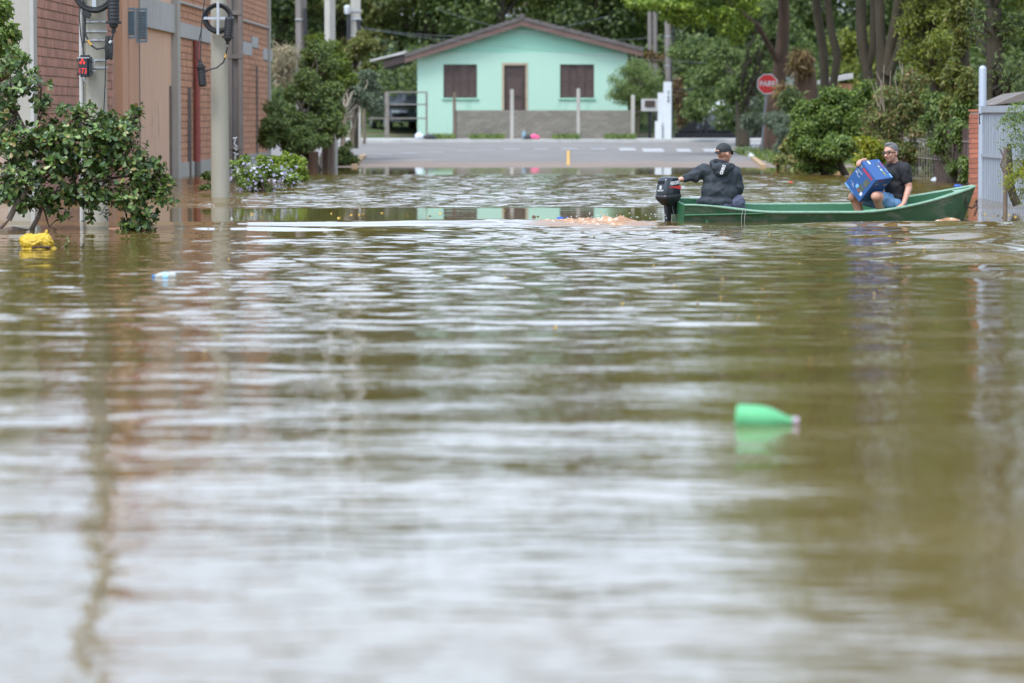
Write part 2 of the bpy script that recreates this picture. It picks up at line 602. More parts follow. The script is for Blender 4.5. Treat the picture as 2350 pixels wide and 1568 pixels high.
def plant(name, label, cat, base, stems, masses, n, size, leaf, bark, seed, group=None, aspect=0.5, droop=0.2, lumps=14, stemname='trunk', crown='crown', inner=0.55, small=(0.28, 0.45), limbs=True, jitter=0.55):
    """stems: list of (points, radii); masses: ellipsoids (x, y, z, rx, ry, rz) in world coordinates"""
    rng = np.random.default_rng(seed)
    t = thing(name, label, cat, base, 0, group)
    for pts, rad in stems:
        MB().tube(pts, rad, 9).build(stemname, bark, t, smooth=True)
    cl = []
    for mss in masses:
        cl += lumpy(mss[:3], mss[3:6], lumps, rng, small)
    if limbs and stems:
        m = MB()
        r0 = stems[0][1][-1]
        line = [Vector(a).lerp(Vector(b), f / 4) for a, b in zip(stems[0][0], stems[0][0][1:]) for f in range(5)]
        for c in cl[::2]:
            low = [p for p in line if p.z < c[2] - 0.45 * math.hypot(p.x - c[0], p.y - c[1])]
            top = max(low, key=lambda p: p.z) if low else min(line, key=lambda p: p.z)
            if top.z < base[2] + 0.2 * (line[-1].z - base[2]):
                continue
            m.tube(bent(top, c[:3], 3, 0.05 * (Vector(c[:3]) - top).length, rng), [min(r0 * 0.5, .045), min(r0 * 0.36, .034), min(r0 * 0.24, .022), min(r0 * 0.1, .01)], 5)
        if m.v:
            m.build('limb', bark, t, smooth=True)
    foliage(crown, cl, n, size, leaf, t, rng, aspect, droop, inner, jitter)
    return t


# ------------------------------------------------------------------ lettering and bodies
def text_arrays(body, size, bold=0.0, shear=0.0, ext=0.0):
    cu = bpy.data.curves.new('lettering', 'FONT')
    cu.body = body
    cu.size = size
    cu.align_x = 'CENTER'
    cu.align_y = 'CENTER'
    cu.offset = bold
    cu.shear = shear
    cu.extrude = ext
    cu.resolution_u = 3
    ob = bpy.data.objects.new('lettering', cu)
    COL.objects.link(ob)
    dg = bpy.context.evaluated_depsgraph_get()
    me = bpy.data.meshes.new_from_object(ob.evaluated_get(dg))
    V = np.array([v.co for v in me.vertices], dtype=float).reshape(-1, 3)
    F = [tuple(p.vertices) for p in me.polygons]
    bpy.data.objects.remove(ob)
    bpy.data.meshes.remove(me)
    bpy.data.curves.remove(cu)
    return V, F


def lettering(name, body, size, origin, xd, yd, mat, parent, local=False, bold=0.0, shear=0.0, ext=0.0008, fit=None):
    V, F = text_arrays(body, size, bold, shear, ext)
    if fit:
        w = V[:, 0].max() - V[:, 0].min()
        h = V[:, 1].max() - V[:, 1].min()
        V[:, 0] *= fit[0] / w
        V[:, 1] *= fit[1] / h
    xd, yd = Vector(xd).normalized(), Vector(yd).normalized()
    zd = xd.cross(yd)
    M3 = np.array([xd, yd, zd]).T
    W = V @ M3.T + np.array(origin)
    return mk(name, W, F, mat, parent, local)


def body_mesh(name, prims, voxel, mat, parent, smooth_it=3, local=False, crumple=None):
    """prims: ('c', p0, r0, p1, r1) tapered limbs and ('e', centre, radii, euler) masses, fused into one skin"""
    bm = bmesh.new()
    for q in prims:
        if q[0] == 'c':
            p0, r0, p1, r1 = Vector(q[1]), q[2], Vector(q[3]), q[4]
            ax = p1 - p0
            L = ax.length
            ax = ax.normalized() if L > 1e-6 else Vector((0, 0, 1))
            rings = []
            for k in range(-4, 1):
                a = k / 4 * math.pi / 2 * 0.98
                rings.append((r0 * math.cos(a), r0 * math.sin(a)))
            for k in range(0, 5):
                a = k / 4 * math.pi / 2 * 0.98
                rings.append((r1 * math.cos(a), L + r1 * math.sin(a)))
            mb = MB().lathe(rings, p0, ax, 14)
        else:
            c, r = Vector(q[1]), q[2]
            e = Euler(q[3]).to_matrix() if len(q) > 3 else Matrix.Identity(3)
            mb = MB()
            rings = []
            for k in range(-6, 7):
                a = k / 6 * math.pi / 2 * 0.985
                rings.append([c + e @ Vector((r[0] * math.cos(a) * math.cos(th), r[1] * math.cos(a) * math.sin(th), r[2] * math.sin(a))) for th in [2 * math.pi * j / 16 for j in range(16)]])
            mb.loft(rings)
        vs = [bm.verts.new(v) for v in mb.v]
        for f in mb.f:
            bm.faces.new([vs[i] for i in f])
    bmesh.ops.recalc_face_normals(bm, faces=bm.faces)
    me = bpy.data.meshes.new(name)
    bm.to_mesh(me)
    bm.free()
    ob = bpy.data.objects.new(name, me)
    COL.objects.link(ob)
    r = ob.modifiers.new('r', 'REMESH')
    r.mode = 'VOXEL'
    r.voxel_size = voxel
    s = ob.modifiers.new('s', 'SMOOTH')
    s.factor = 0.5
    s.iterations = smooth_it
    dg = bpy.context.evaluated_depsgraph_get()
    me2 = bpy.data.meshes.new_from_object(ob.evaluated_get(dg))
    bpy.data.objects.remove(ob)
    bpy.data.meshes.remove(me)
    V = np.array([v.co for v in me2.vertices], dtype=float)
    F = [tuple(p.vertices) for p in me2.polygons]
    if crumple:
        nr = np.zeros(len(V) * 3)
        me2.vertices.foreach_get('normal', nr)
        nr = nr.reshape(-1, 3)
        q_ = (V - V.mean(0)) * crumple[1]
        d_ = vnoise(q_[:, 0] + 31 + q_[:, 1] * .6, q_[:, 2] * 1.3 + 9 + q_[:, 1], 3) + 0.5 * vnoise(q_[:, 0] * 2.3 + 7, q_[:, 2] * 2.3 + q_[:, 1] * 2 + 5, 4)
        V = V + nr * (crumple[0] * (1 - 2 * np.abs(d_)))[:, None]
    bpy.data.meshes.remove(me2)
    return mk(name, V, F, mat, parent, local, smooth=True)


def vnoise(x, y, seed=0):
    """smooth 2-D value noise"""
    r = np.random.default_rng(seed).uniform(-1, 1, (256, 256))
    xi, yi = np.floor(x).astype(int), np.floor(y).astype(int)
    fx, fy = x - xi, y - yi
    fx, fy = fx * fx * (3 - 2 * fx), fy * fy * (3 - 2 * fy)
    g = lambda a, b: r[a % 256, b % 256]
    return (g(xi, yi) * (1 - fx) + g(xi + 1, yi) * fx) * (1 - fy) + (g(xi, yi + 1) * (1 - fx) + g(xi + 1, yi + 1) * fx) * fy
# ------------------------------------------------------------------ ground, roads, water
def sheet(name, xs, ys, zf, mat, parent=None, loc=None):
    X, Y = np.meshgrid(xs, ys)
    Z = np.vectorize(zf)(X, Y)
    V = np.stack([X, Y, Z], -1).reshape(-1, 3)
    nx = len(xs)
    i = np.arange((len(ys) - 1) * nx).reshape(-1, nx)[:, :-1].ravel()
    F = np.stack([i, i + 1, i + nx + 1, i + nx], 1)
    return mk(name, V, F, mat, parent, smooth=True, loc=(0, 0, 0) if parent is None else None, local=True)


gx = [-400, -120, -60, -30, -15, -8, 0, 8, 15, 30, 60, 120, 400]
gy = [-60, 0, 40, 80, 88, 96, 104.5, 113, 123, 134, 143, 152, 161, 170, 185, 200, 230, 260, 400, 1500]
ground = sheet('ground', gx, gy, lambda x, y: ground_z(y), M_earth)
tag(ground, kind='structure')
hill = sheet('hillside', gx, [146, 152, 161, 170, 185, 200, 230, 260, 400, 1400], lambda x, y: ground_z(y) + 0.02, M_hill)
tag(hill, kind='structure')

ry = [96.5, 104.5, 113, 118, 123, 128, 132.6]
cross_road = sheet('road', list(np.linspace(-60, 60, 41)), [110.5, 113, 118, 123, 128, 132.6], lambda x, y: ground_z(y) + 0.008, M_asphalt)
tag(cross_road, kind='structure')
lane = sheet('street_mouth', list(np.linspace(-4.5, 6.9, 8)), [90.0, 96, 100, 104.5, 110.5], lambda x, y: ground_z(y) + 0.008, M_asphalt)
tag(lane, kind='structure')
mud = sheet('mud_strip', list(np.linspace(-14, 12, 30)), [93.0, 96, 98, 101, 103.6], lambda x, y: ground_z(y) + (0.016 if y < 103 else -0.01 + 0.02 * math.sin(x * 2.1)), M_mud)
tag(mud, kind='structure')
verge = sheet('pavement', list(np.linspace(-14, 14, 30)), [132.6, 133.2, 134, 136], lambda x, y: ground_z(y) + 0.10, M_conc_grey)
tag(verge, kind='structure')
MB().bx(-40, 40, 132.45, 132.6, ground_z(132.6) - 0.1, ground_z(132.6) + 0.11).build('kerb', M_conc_grey, verge)


def stripe(x0, x1, y0, y1, mat, parent=cross_road, name='road_marking', sk=0):
    q = [G(x0, y1), G(x1, y1), G(x1 + sk, y0), G(x0 + sk, y0)]
    V = [(p.x, p.y, p.z + 0.016) for p in q]
    return mk(name, V, [(0, 1, 2, 3)], mat, parent)


for x0, x1, y0, y1 in [(872, 905, 356, 359), (925, 960, 352.5, 355.5), (985, 1022, 349, 352), (1052, 1082, 346.5, 349), (1098, 1138, 344, 347),
                       (1158, 1196, 342, 346), (1226, 1262, 341.5, 345.5), (1292, 1330, 341, 345.5), (1358, 1394, 341, 346), (1424, 1462, 341, 347), (1478, 1526, 342, 350),
                       (1556, 1588, 343, 350), (1618, 1655, 343, 350)]:
    stripe(x0, x1, y0, y1, M_roadwhite if x0 > 1380 else M_roadfaint, sk=-6)
for y0, y1 in [(329, 333), (336, 340)]:
    stripe(1708, 1812, y0, y1, M_roadwhite)
yl = [G(1300, 381), G(1308, 381), G(1307, 347), G(1301, 347)]
mk('centre_line', [(p.x, p.y, p.z + 0.02) for p in yl], [(0, 1, 2, 3)], M_yellowpaint, lane)
for nm, a, b, mt in [('kerb', (820, 384), (840, 360), M_orangekerb), ('kerb', (1706, 350), (1722, 364), M_white), ('kerb', (1722, 364), (1745, 385), M_orangekerb)]:
    p, q = G(*a), G(*b)
    w = Vector((0.15, 0, 0)) * (-1 if a[0] < 1000 else 1)
    MB().prism([p + Vector((0, 0, -.1)), q + Vector((0, 0, -.1)), q + w + Vector((0, 0, -.1)), p + w + Vector((0, 0, -.1))], (0, 0, 0.17)).build(nm, mt, lane)

# --- flood water: one displaced sheet, fine where the wake waves run
def sstep(a, b, t):
    t = np.clip((t - a) / (b - a), 0, 1)
    return t * t * (3 - 2 * t)


wx = np.concatenate([[-300, -80, -30, -16], np.arange(-12.6, -2.8, 0.11), np.arange(-2.8, 2.8, 0.055), np.arange(2.8, 12.61, 0.11), [16, 30, 80, 300]])
wy = np.concatenate([[-60, -10, 3], np.arange(7.6, 14, 0.026), np.arange(14, 26, 0.045), np.arange(26, 44.6, 0.06), np.arange(44.6, 52, 0.12), np.arange(52, 85, 0.075), np.arange(85, 97.1, 1.0), [99]])
WX, WY = np.meshgrid(wx, wy)


def waves(n, lam0, lam1, slope, spread, seed):
    r = np.random.default_rng(seed)
    out = np.zeros_like(WX)
    for _ in range(n):
        lam = lam0 * (lam1 / lam0) ** r.uniform()
        k = 2 * math.pi / lam
        a = r.normal(0, spread)
        out += slope * math.sqrt(2.0 / n) / k * np.sin(k * (WY * math.cos(a) + WX * math.sin(a)) + r.uniform(0, 6.28))
    return out


inner = sstep(-12.6, -11, WX) * (1 - sstep(11, 12.6, WX)) * sstep(7.5, 8.0, WY) * (1 - sstep(84, 85, WY))
edge = 0.7 * vnoise(WX * 0.35, WY * 0.5, 77)
yw = WY + edge
far = sstep(52.0, 53.5, yw) * (1 - sstep(81.5, 84, yw))
calm = sstep(44.4, 45.4, WY) * (1 - sstep(51.8, 53.2, yw))
behind = sstep(1.9, 2.7, WX) * (1 - sstep(6.0, 6.8, WX)) * sstep(46.9, 48.2, yw)
rm = sstep(2.4, 4.4, WX) * sstep(27, 33, WY) * (1 - sstep(44.3, 45.2, WY))
smooth_left = sstep(38.6, 40.4, WY - 0.30 * (WX + 2)) * (1 - sstep(44.6, 45.2, WY)) * (1 - sstep(-1.6, 0.8, WX))
front = (1 - sstep(44.0, 44.9, WY))
patch = 0.75 + 0.5 * vnoise(WX * 0.25 + 5, WY * 0.16 + 2, 31) + 0.35 * vnoise(WX * .6 + 3, WY * 0.45 + 8, 32)
patch = np.clip(patch, 0.15, 1.6)
chop = np.exp(-((WX - 0.9) / 2.6) ** 2 - ((WY - 39.5) / 3.6) ** 2)          # fine chop in front of the wake
fine = waves(44, 0.20, 0.45, 1.0, 0.80, 1)
midw = waves(44, 0.40, 1.0, 1.0, 0.85, 2)
longw = waves(18, 1.1, 2.8, 1.0, 0.7, 3)
tiny = waves(30, 0.10, 0.22, 1.0, 0.8, 9)
depth = np.clip((WY - 8) / 22, 0, 1)
fine_far = waves(36, 0.18, 0.40, 1.0, 0.40, 1)
H = far * 0.080 * fine_far * (0.8 + 0.4 * patch) + far * 0.02 * midw
H += calm * ((0.0012 + 0.055 * behind) * fine + 0.002 * midw)
fs_amp = (0.013 + 0.016 * depth) * patch
H += front * (1 - 0.94 * smooth_left) * (1 - 0.80 * rm) * (fs_amp + 0.075 * chop) * fine
H += front * (1 - 0.85 * smooth_left) * (1 - 0.65 * rm) * ((0.005 + 0.023 * depth) * patch + 0.01 * chop) * midw
H += front * (1 - 0.5 * smooth_left) * 0.009 * longw
H += (1 - sstep(12, 20, WY)) * 0.026 * patch * tiny
# wake ridges to the left of the boat
bendy = 0.30 * vnoise(WX * 0.5, WX * 0 + 3, 8) + 0.03 * WX
for y0, A, w, xa, xb in [(44.1, 0.070, 0.70, -9, -0.2), (42.3, 0.060, 0.75, -9, -0.8), (40.5, 0.044, 0.70, -9, -1.5), (38.9, 0.022, 0.6, -9, -2.6)]:
    yy = WY - y0 - bendy * (1.5 if y0 < 43 else 0.5)
    H += A * np.exp(-(yy / w) ** 2) * (1 - sstep(xb, xb + 1.4, WX)) * (0.75 + 0.5 * vnoise(WX * .45 + y0, WX * 0 + y0, 21))
# smooth bow waves to the right
for lam, amp, ang, sd in [(3.1, 0.034, 0.22, 1), (2.0, 0.022, 0.05, 2), (1.3, 0.012, -0.18, 4)]:
    k = 2 * math.pi / lam
    ph = 2.6 * vnoise(WX * 0.5 + sd * 9, WY * 0.35, sd + 50)
    H += rm * amp * np.sin(k * (WY * math.cos(ang) + WX * math.sin(ang)) + ph) * (0.4 + 0.9 * np.abs(vnoise(WX * .45 + 3 * sd, WY * .35, sd + 80)))
hump = np.exp(-((WX - 1.3) / 0.9) ** 2 - ((WY - 44.9) / 0.8) ** 2)
H += 0.03 * hump
H += 0.026 * np.exp(-((WY - 44.85 - 0.1 * vnoise(WX * .8, WX * 0, 3)) / 0.45) ** 2) * sstep(2.6, 3.8, WX) * (1 - sstep(7.2, 8.6, WX)) * (0.7 + 0.5 * vnoise(WX * .9 + 4, WX * 0 + 1, 6))
H *= inner
rip = np.where(WY > 84, 0.06, 1.0)
rip = rip * (1 - calm) + calm * (0.05 + 0.9 * behind)
rip = rip * (1 - 0.96 * smooth_left) * (1 - 0.8 * rm)
rip = rip * (1 + 1.6 * far)
rip = np.where(yw > 83.5, 0.05, rip)
fo = np.clip(np.exp(-((WX - 1.0) / 1.05) ** 2 - ((WY - 44.2) / 2.0) ** 2) * 1.4 - 0.25, 0, 1)
fo *= np.clip(0.45 + 1.3 * vnoise(WX * 3.2, WY * 2.2, 91), 0, 1)
V = np.stack([WX, WY, H], -1).reshape(-1, 3)
nx = len(wx)
ii = np.arange((len(wy) - 1) * nx).reshape(-1, nx)[:, :-1].ravel()
wme = np_mesh('flood_water', V, np.stack([ii, ii + 1, ii + nx + 1, ii + nx], 1), None, True)
for nm, arr in (('ripple', rip), ('foam', fo)):
    at = wme.attributes.new(nm, 'FLOAT', 'POINT')
    at.data.foreach_set('value', arr.ravel().astype(np.float32))
mw, t, b = _nodes('muddy_water')
ge = t.nodes.new('ShaderNodeNewGeometry')
ar = t.nodes.new('ShaderNodeAttribute')
ar.attribute_name = 'ripple'
af = t.nodes.new('ShaderNodeAttribute')
af.attribute_name = 'foam'


def wnoise(scale, sx, sy, detail, w):
    mp = t.nodes.new('ShaderNodeMapping')
    mp.inputs['Scale'].default_value = (sx, sy, 1)
    t.links.new(ge.outputs['Position'], mp.inputs['Vector'])
    no = t.nodes.new('ShaderNodeTexNoise')
    no.noise_dimensions = '2D'
    no.inputs['Scale'].default_value = scale
    no.inputs['Detail'].default_value = detail
    no.inputs['Roughness'].default_value = 0.45
    no.inputs['Distortion'].default_value = 0.3
    t.links.new(mp.outputs['Vector'], no.inputs['Vector'])
    m_ = t.nodes.new('ShaderNodeMath')
    m_.operation = 'MULTIPLY'
    m_.inputs[1].default_value = w
    t.links.new(no.outputs['Fac'], m_.inputs[0])
    return m_.outputs[0]


hs_ = [wnoise(9.0, 0.7, 1.0, 2.0, 0.0022), wnoise(22.0, 0.7, 1.0, 1.0, 0.0006)]
acc = hs_[0]
for h_ in hs_[1:]:
    ad = t.nodes.new('ShaderNodeMath')
    t.links.new(acc, ad.inputs[0])
    t.links.new(h_, ad.inputs[1])
    acc = ad.outputs[0]
bu = t.nodes.new('ShaderNodeBump')
t.links.new(acc, bu.inputs['Height'])
t.links.new(ar.outputs['Fac'], bu.inputs['Distance'])
bu.inputs['Strength'].default_value = 1.0
t.links.new(bu.outputs['Normal'], b.inputs['Normal'])
silt = t.nodes.new('ShaderNodeTexNoise')
silt.inputs['Scale'].default_value = 0.5
silt.inputs['Detail'].default_value = 4
t.links.new(ge.outputs['Position'], silt.inputs['Vector'])
rs = ramp(t, [(0.3, (0.118, 0.076, 0.018)), (0.7, (0.148, 0.094, 0.024))])
t.links.new(silt.outputs['Fac'], rs.inputs['Fac'])
mx = t.nodes.new('ShaderNodeMix')
mx.data_type = 'RGBA'
t.links.new(af.outputs['Fac'], mx.inputs['Factor'])
t.links.new(rs.outputs['Color'], mx.inputs['A'])
mx.inputs['B'].default_value = (0.30, 0.165, 0.085, 1)
t.links.new(mx.outputs['Result'], b.inputs['Base Color'])
b.inputs['IOR'].default_value = 1.333
mr = t.nodes.new('ShaderNodeMapRange')
mr.inputs['To Min'].default_value = 0.03
mr.inputs['To Max'].default_value = 0.45
t.links.new(af.outputs['Fac'], mr.inputs['Value'])
t.links.new(mr.outputs['Result'], b.inputs['Roughness'])
wme.materials.append(mw)
water = link_mesh('flood_water', wme, None, (0, 0, 0))
tag(water, kind='structure')

# ------------------------------------------------------------------ left side: the long brick building
WALL_X, WALL_S = -7.75, 0.0094


def dW(px):
    return -WALL_X / ((CX - px) / FPX + WALL_S)


def XW(d):
    return WALL_X + WALL_S * d


WROT = -math.atan(WALL_S)
bl, bh, bj = 0.388, 0.146, 0.018
brick_me = MB().box((0.0, 0, 0), (0.05, bl - bj, bh - bj))


def brick_mesh(mat):
    me = np_mesh('brick', brick_me.v, brick_me.f, mat)
    bm = bmesh.new()
    bm.from_mesh(me)
    bmesh.ops.recalc_face_normals(bm, faces=bm.faces)
    bm.to_mesh(me)
    bm.free()
    return me


def wall_thing(name, label, d0, d1, cat='wall'):
    return thing(name, label, cat, (XW(d0), d0, 0), WROT)


def brick_wall(label, d0, d1, h, mat, holes=(), zlo=0.0, singles=300, zmax_single=3.4):
    t = wall_thing('brick_wall', label, d0, d1)
    L = d1 - d0
    MB().bx(-1.6, -0.012, 0, L, -0.8, h).build('mortar_bed', M_mortar, t, local=True)
    me = brick_mesh(mat)
    rows = int((h - zlo) / bh)
    spots = []
    for r in range(rows):
        off = 0
        for c in range(int(L / bl)):
            y = (c + 0.5) * bl + off
            z = zlo + (r + 0.5) * bh
            if any(a < y < b and e < z < f for a, b, e, f in holes):
                continue
            spots.append((y, z))
    spots.sort(key=lambda q: (q[1] > zmax_single, q[0]))
    rest = MB()
    for i, (y, z) in enumerate(spots):
        x = -0.012 + random.uniform(-0.004, 0.003)
        if i < singles:
            o = bpy.data.objects.new('brick', me)
            COL.objects.link(o)
            o.parent = t
            o.location = (x, y, z)
        else:
            V = [(v[0] + x, v[1] + y, v[2] + z) for v in brick_me.v]
            rest.add(V, brick_me.f[:])
    o = rest.build('brick_courses', mat, t, local=True)
    o['kind'] = 'stuff'
    return t


dA, dB, dC, dD, dE = 57.3, 68.1, 71.3, 78.6, 105.2
wnear = brick_wall('dull red hollow brick wall behind the nearer concrete pole with the counter box', dA, dB, 4.1, M_brick_red)
for px in (187,):
    d = dW(px)
    MB().bx(-0.01, 0.08, d - dA - 0.05, d - dA + 0.05, -0.5, 4.0).build('downpipe', M_conc_dark, wnear, local=True)

wpl = wall_thing('plastered_wall', 'salmon plastered wall with dark streaks between the two brick walls', dB, dD)
MB().bx(-0.30, 0.02, dC - dB, dD - dB - 0.55, -0.8, 6.4).build('plaster_panel', M_plaster, wpl, local=True)
for k, (a, b_) in enumerate([(0.02, 0.95), (1.25, 2.1), (2.3, 3.15)]):
    MB().bx(-0.30, 0.13 - 0.02 * k, a, b_, -0.8, 6.4).build('pilaster', M_plaster2, wpl, local=True)
MB().bx(-0.32, 0.05, 0.0, dC - dB, -0.8, 6.3).build('recess', M_plaster2, wpl, local=True)
MB().bx(-0.3, 0.16, dD - dB - 0.55, dD - dB, -0.8, 6.5).build('concrete_pier', M_conc, wpl, local=True)
MB().bx(-0.3, 0.10, dC - dB, dD - dB - 0.55, 2.98, 3.55).build('ring_beam', M_conc_grey, wpl, local=True)
MB().bx(0.02, 0.10, dW(311) - dB - 0.05, dW(311) - dB + 0.06, -0.5, 5.0).build('downpipe', M_conc_dark, wpl, local=True)
MB().bx(0.02, 0.07, dW(396) - dB - 0.75, dW(396) - dB - 0.65, -0.5, 1.9).build('downpipe', M_fencegrey, wpl, local=True)
MB().bx(0.14, 0.20, 1.2, 3.2, 4.3, 6.2).build('red_board', M_redpaint, wpl, local=True)
for px, y0, y1, w in [(281, 18, 89, 0.16), (305, 19, 98, 0.19)]:
    d = dW(px)
    z0, z1 = P(px, y1, d).z, P(px, y0, d).z
    lv = thing('louvre_shutter', 'narrow blue grey shutter standing open, %s of the pair high on the plaster wall' % ('left' if px < 290 else 'right'), 'shutter', (XW(d) + 0.1, d, z0), WROT, 'pair of blue grey shutters')
    m = MB()
    m.bx(-0.02, w, -0.02, 0.02, 0, 0.04).bx(-0.02, w, -0.02, 0.02, z1 - z0 - 0.04, z1 - z0).bx(-0.02, 0.02, -0.021, 0.021, 0.04, z1 - z0 - 0.04).bx(w - 0.03, w, -0.021, 0.021, 0.04, z1 - z0 - 0.04)
    m.build('frame', M_bluelouvre, lv, local=True)
    m = MB()
    for k in range(10):
        zz = 0.06 + (z1 - z0 - 0.12) * (k + 0.5) / 10
        m.box((w / 2, 0, zz), (w - 0.05, 0.012, (z1 - z0) / 13), Matrix.Rotation(0.5, 3, 'X'))
    m.build('slats', M_bluelouvre, lv, local=True)

fholes = [(-1, dW(482) - dD, 2.93, 3.26), (-1, 40, -1, 0.30)]
for a, b_, z0, z1 in [(557, 578, 2.85, 3.18), (578, 592, 3.09, 3.37), (604, 624, 2.82, 3.13)]:
    fholes.append((dW(a) - dD, dW(b_) - dD, z0, z1))
wfar = brick_wall('long orange brick wall with a grey beam, beyond the plaster wall', dD, dE, 7.0, M_brick_orange, fholes)
MB().bx(-0.3, 0.05, 0.0, dE - dD, -0.8, 0.30).build('plinth', M_conc, wfar, local=True)
MB().bx(-0.3, 0.06, 0.0, dW(482) - dD, 2.94, 3.25).build('ring_beam', M_conc_grey, wfar, local=True)
for a, b_, z0, z1 in [(557, 578, 2.85, 3.18), (578, 592, 3.09, 3.37), (604, 624, 2.82, 3.13)]:
    MB().bx(-0.3, 0.03, dW(a) - dD, dW(b_) - dD, z0, z1).build('cement_patch', M_conc_grey, wfar, local=True)
MB().tube([(0.05, 0.1, 3.66), (0.05, dE - dD - 0.2, 3.72)], 0.03, 6).build('conduit', M_conc_grey, wfar, local=True)
MB().bx(0.0, 0.09, dW(431) - dD - 0.06, dW(431) - dD + 0.06, -0.4, 1.9).build('downpipe', M_conc_dark, wfar, local=True)
MB().tube([(0.10, dW(443) - dD, 0.28), (0.10, dW(443) - dD, 2.92)], 0.075, 10).build('downpipe', M_redpipe, wfar, local=True, smooth=True)
MB().tube([(0.10, dW(443) - dD, -0.4), (0.10, dW(443) - dD, 0.28)], 0.078, 10).build('pipe_foot', M_conc_dark, wfar, local=True, smooth=True)
MB().bx(-0.3, 0.09, dE - dD - 0.35, dE - dD, -0.8, 7.0).build('corner_pier', M_conc, wfar, local=True)
for px in (588,):
    MB().bx(0, 0.06, dW(px) - dD - 0.05, dW(px) - dD + 0.05, -0.3, 2.6).build('downpipe', M_conc_dark, wfar, local=True)

gp = thing('gate_pillar', 'pale grey concrete pillar at the left edge, before the red brick wall', 'pillar', P(47, 475, 55).xy.to_3d())
x0, x1 = P(17, 300, 55).x, P(76, 300, 55).x
MB().bx(x0, x1, 55, 55.55, -0.8, 4.3).build('shaft', M_conc, gp)
MB().bx(x1 - 0.035, x1 + 0.02, 54.96, 55.0, -0.8, 4.28).build('edge_strip', M_conc_grey, gp)

# ------------------------------------------------------------------ the mint green house
HD = 140.0
hs = S(HD)
hz = ground_z(HD)


def hx(px):
    return (px - CX) / hs


def hzz(py):
    return P(1175, py, HD).z


house = thing('wooden_house', 'mint green gabled house with brown shutters behind the grey block wall', 'house', (hx(1200), HD, hz))
xl, xr = hx(958), hx(1440)
ze = hzz(121)
op = [(hx(1018), hx(1095), hzz(225), hzz(148)), (hx(1155), hx(1208), hz, hzz(148)), (hx(1285), hx(1363), hzz(225), hzz(148))]
m = MB()
xs_ = [xl] + [v for a in op for v in a[:2]] + [xr]
for i in range(0, len(xs_) - 1):
    a, b_ = xs_[i], xs_[i + 1]
    o_ = next((q for q in op if abs(q[0] - a) < 1e-6), None)
    if o_ is None:
        m.bx(a, b_, HD, HD + 0.16, hz - 0.2, ze)
    else:
        m.bx(a, b_, HD, HD + 0.16, o_[3], ze)
        if o_[2] > hz + 0.1:
            m.bx(a, b_, HD, HD + 0.16, hz - 0.2, o_[2])
m.bx(xl, xl + 0.16, HD + 0.16, HD + 9, hz - 0.2, ze).bx(xr - 0.16, xr, HD + 0.16, HD + 9, hz - 0.2, ze).bx(xl + 0.16, xr - 0.16, HD + 8.84, HD + 9, hz - 0.2, ze)
m.build('wall', M_mint, house)
ax, az = hx(1199), hzz(44)
MB().prism([(xl, HD + 0.03, ze), (xr, HD + 0.03, ze), (xr, HD + 0.03, ze + 0.12), (ax, HD + 0.03, az), (xl, HD + 0.03, ze + 0.12)], (0, 0.12, 0)).build('gable', M_mint2, house)
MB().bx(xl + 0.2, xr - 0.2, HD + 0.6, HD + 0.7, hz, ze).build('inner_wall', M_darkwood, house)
# roof: two slopes with a barge board below the tile edge
ov, yb = 0.42, HD - 0.42
apx, apz = hx(1198), hzz(47)
lx, lz = hx(930), hzz(132)
rx, rz = hx(1474), hzz(118)
for nm, (ex, ez) in (('roof_slope', (lx, lz)), ('roof_slope', (rx, rz))):
    up = Vector((0, 0, 0.125))
    a = Vector((apx, yb, apz)); e = Vector((ex, yb, ez))
    # tile courses along the slope, each a little proud of the one above
    n = 14
    mm = MB()
    for k in range(n):
        p = a.lerp(e, k / n); q = a.lerp(e, (k + 1) / n)
        lift = Vector((0, 0, 0.035))
        mm.prism([p, q, q + up + lift, p + up], (0, 10.0, 0))
    rf = mm.build(nm, M_tile, house)
    fa = MB().prism([a + Vector((0, 0.03, -0.21)), e + Vector((0, 0.03, -0.21)), e + Vector((0, 0.03, -0.005)), a + Vector((0, 0.03, -0.005))], (0, 0.04, 0))
    fa.build('barge_board', M_fascia, house)
rd = (Vector((lx, yb, lz)) - Vector((apx, yb, apz))).normalized()
MB().tube([(apx, yb - 0.02, apz + 0.15), (apx, yb + 10, apz + 0.15)], 0.10, 8).build('ridge_cap', M_tile, house)


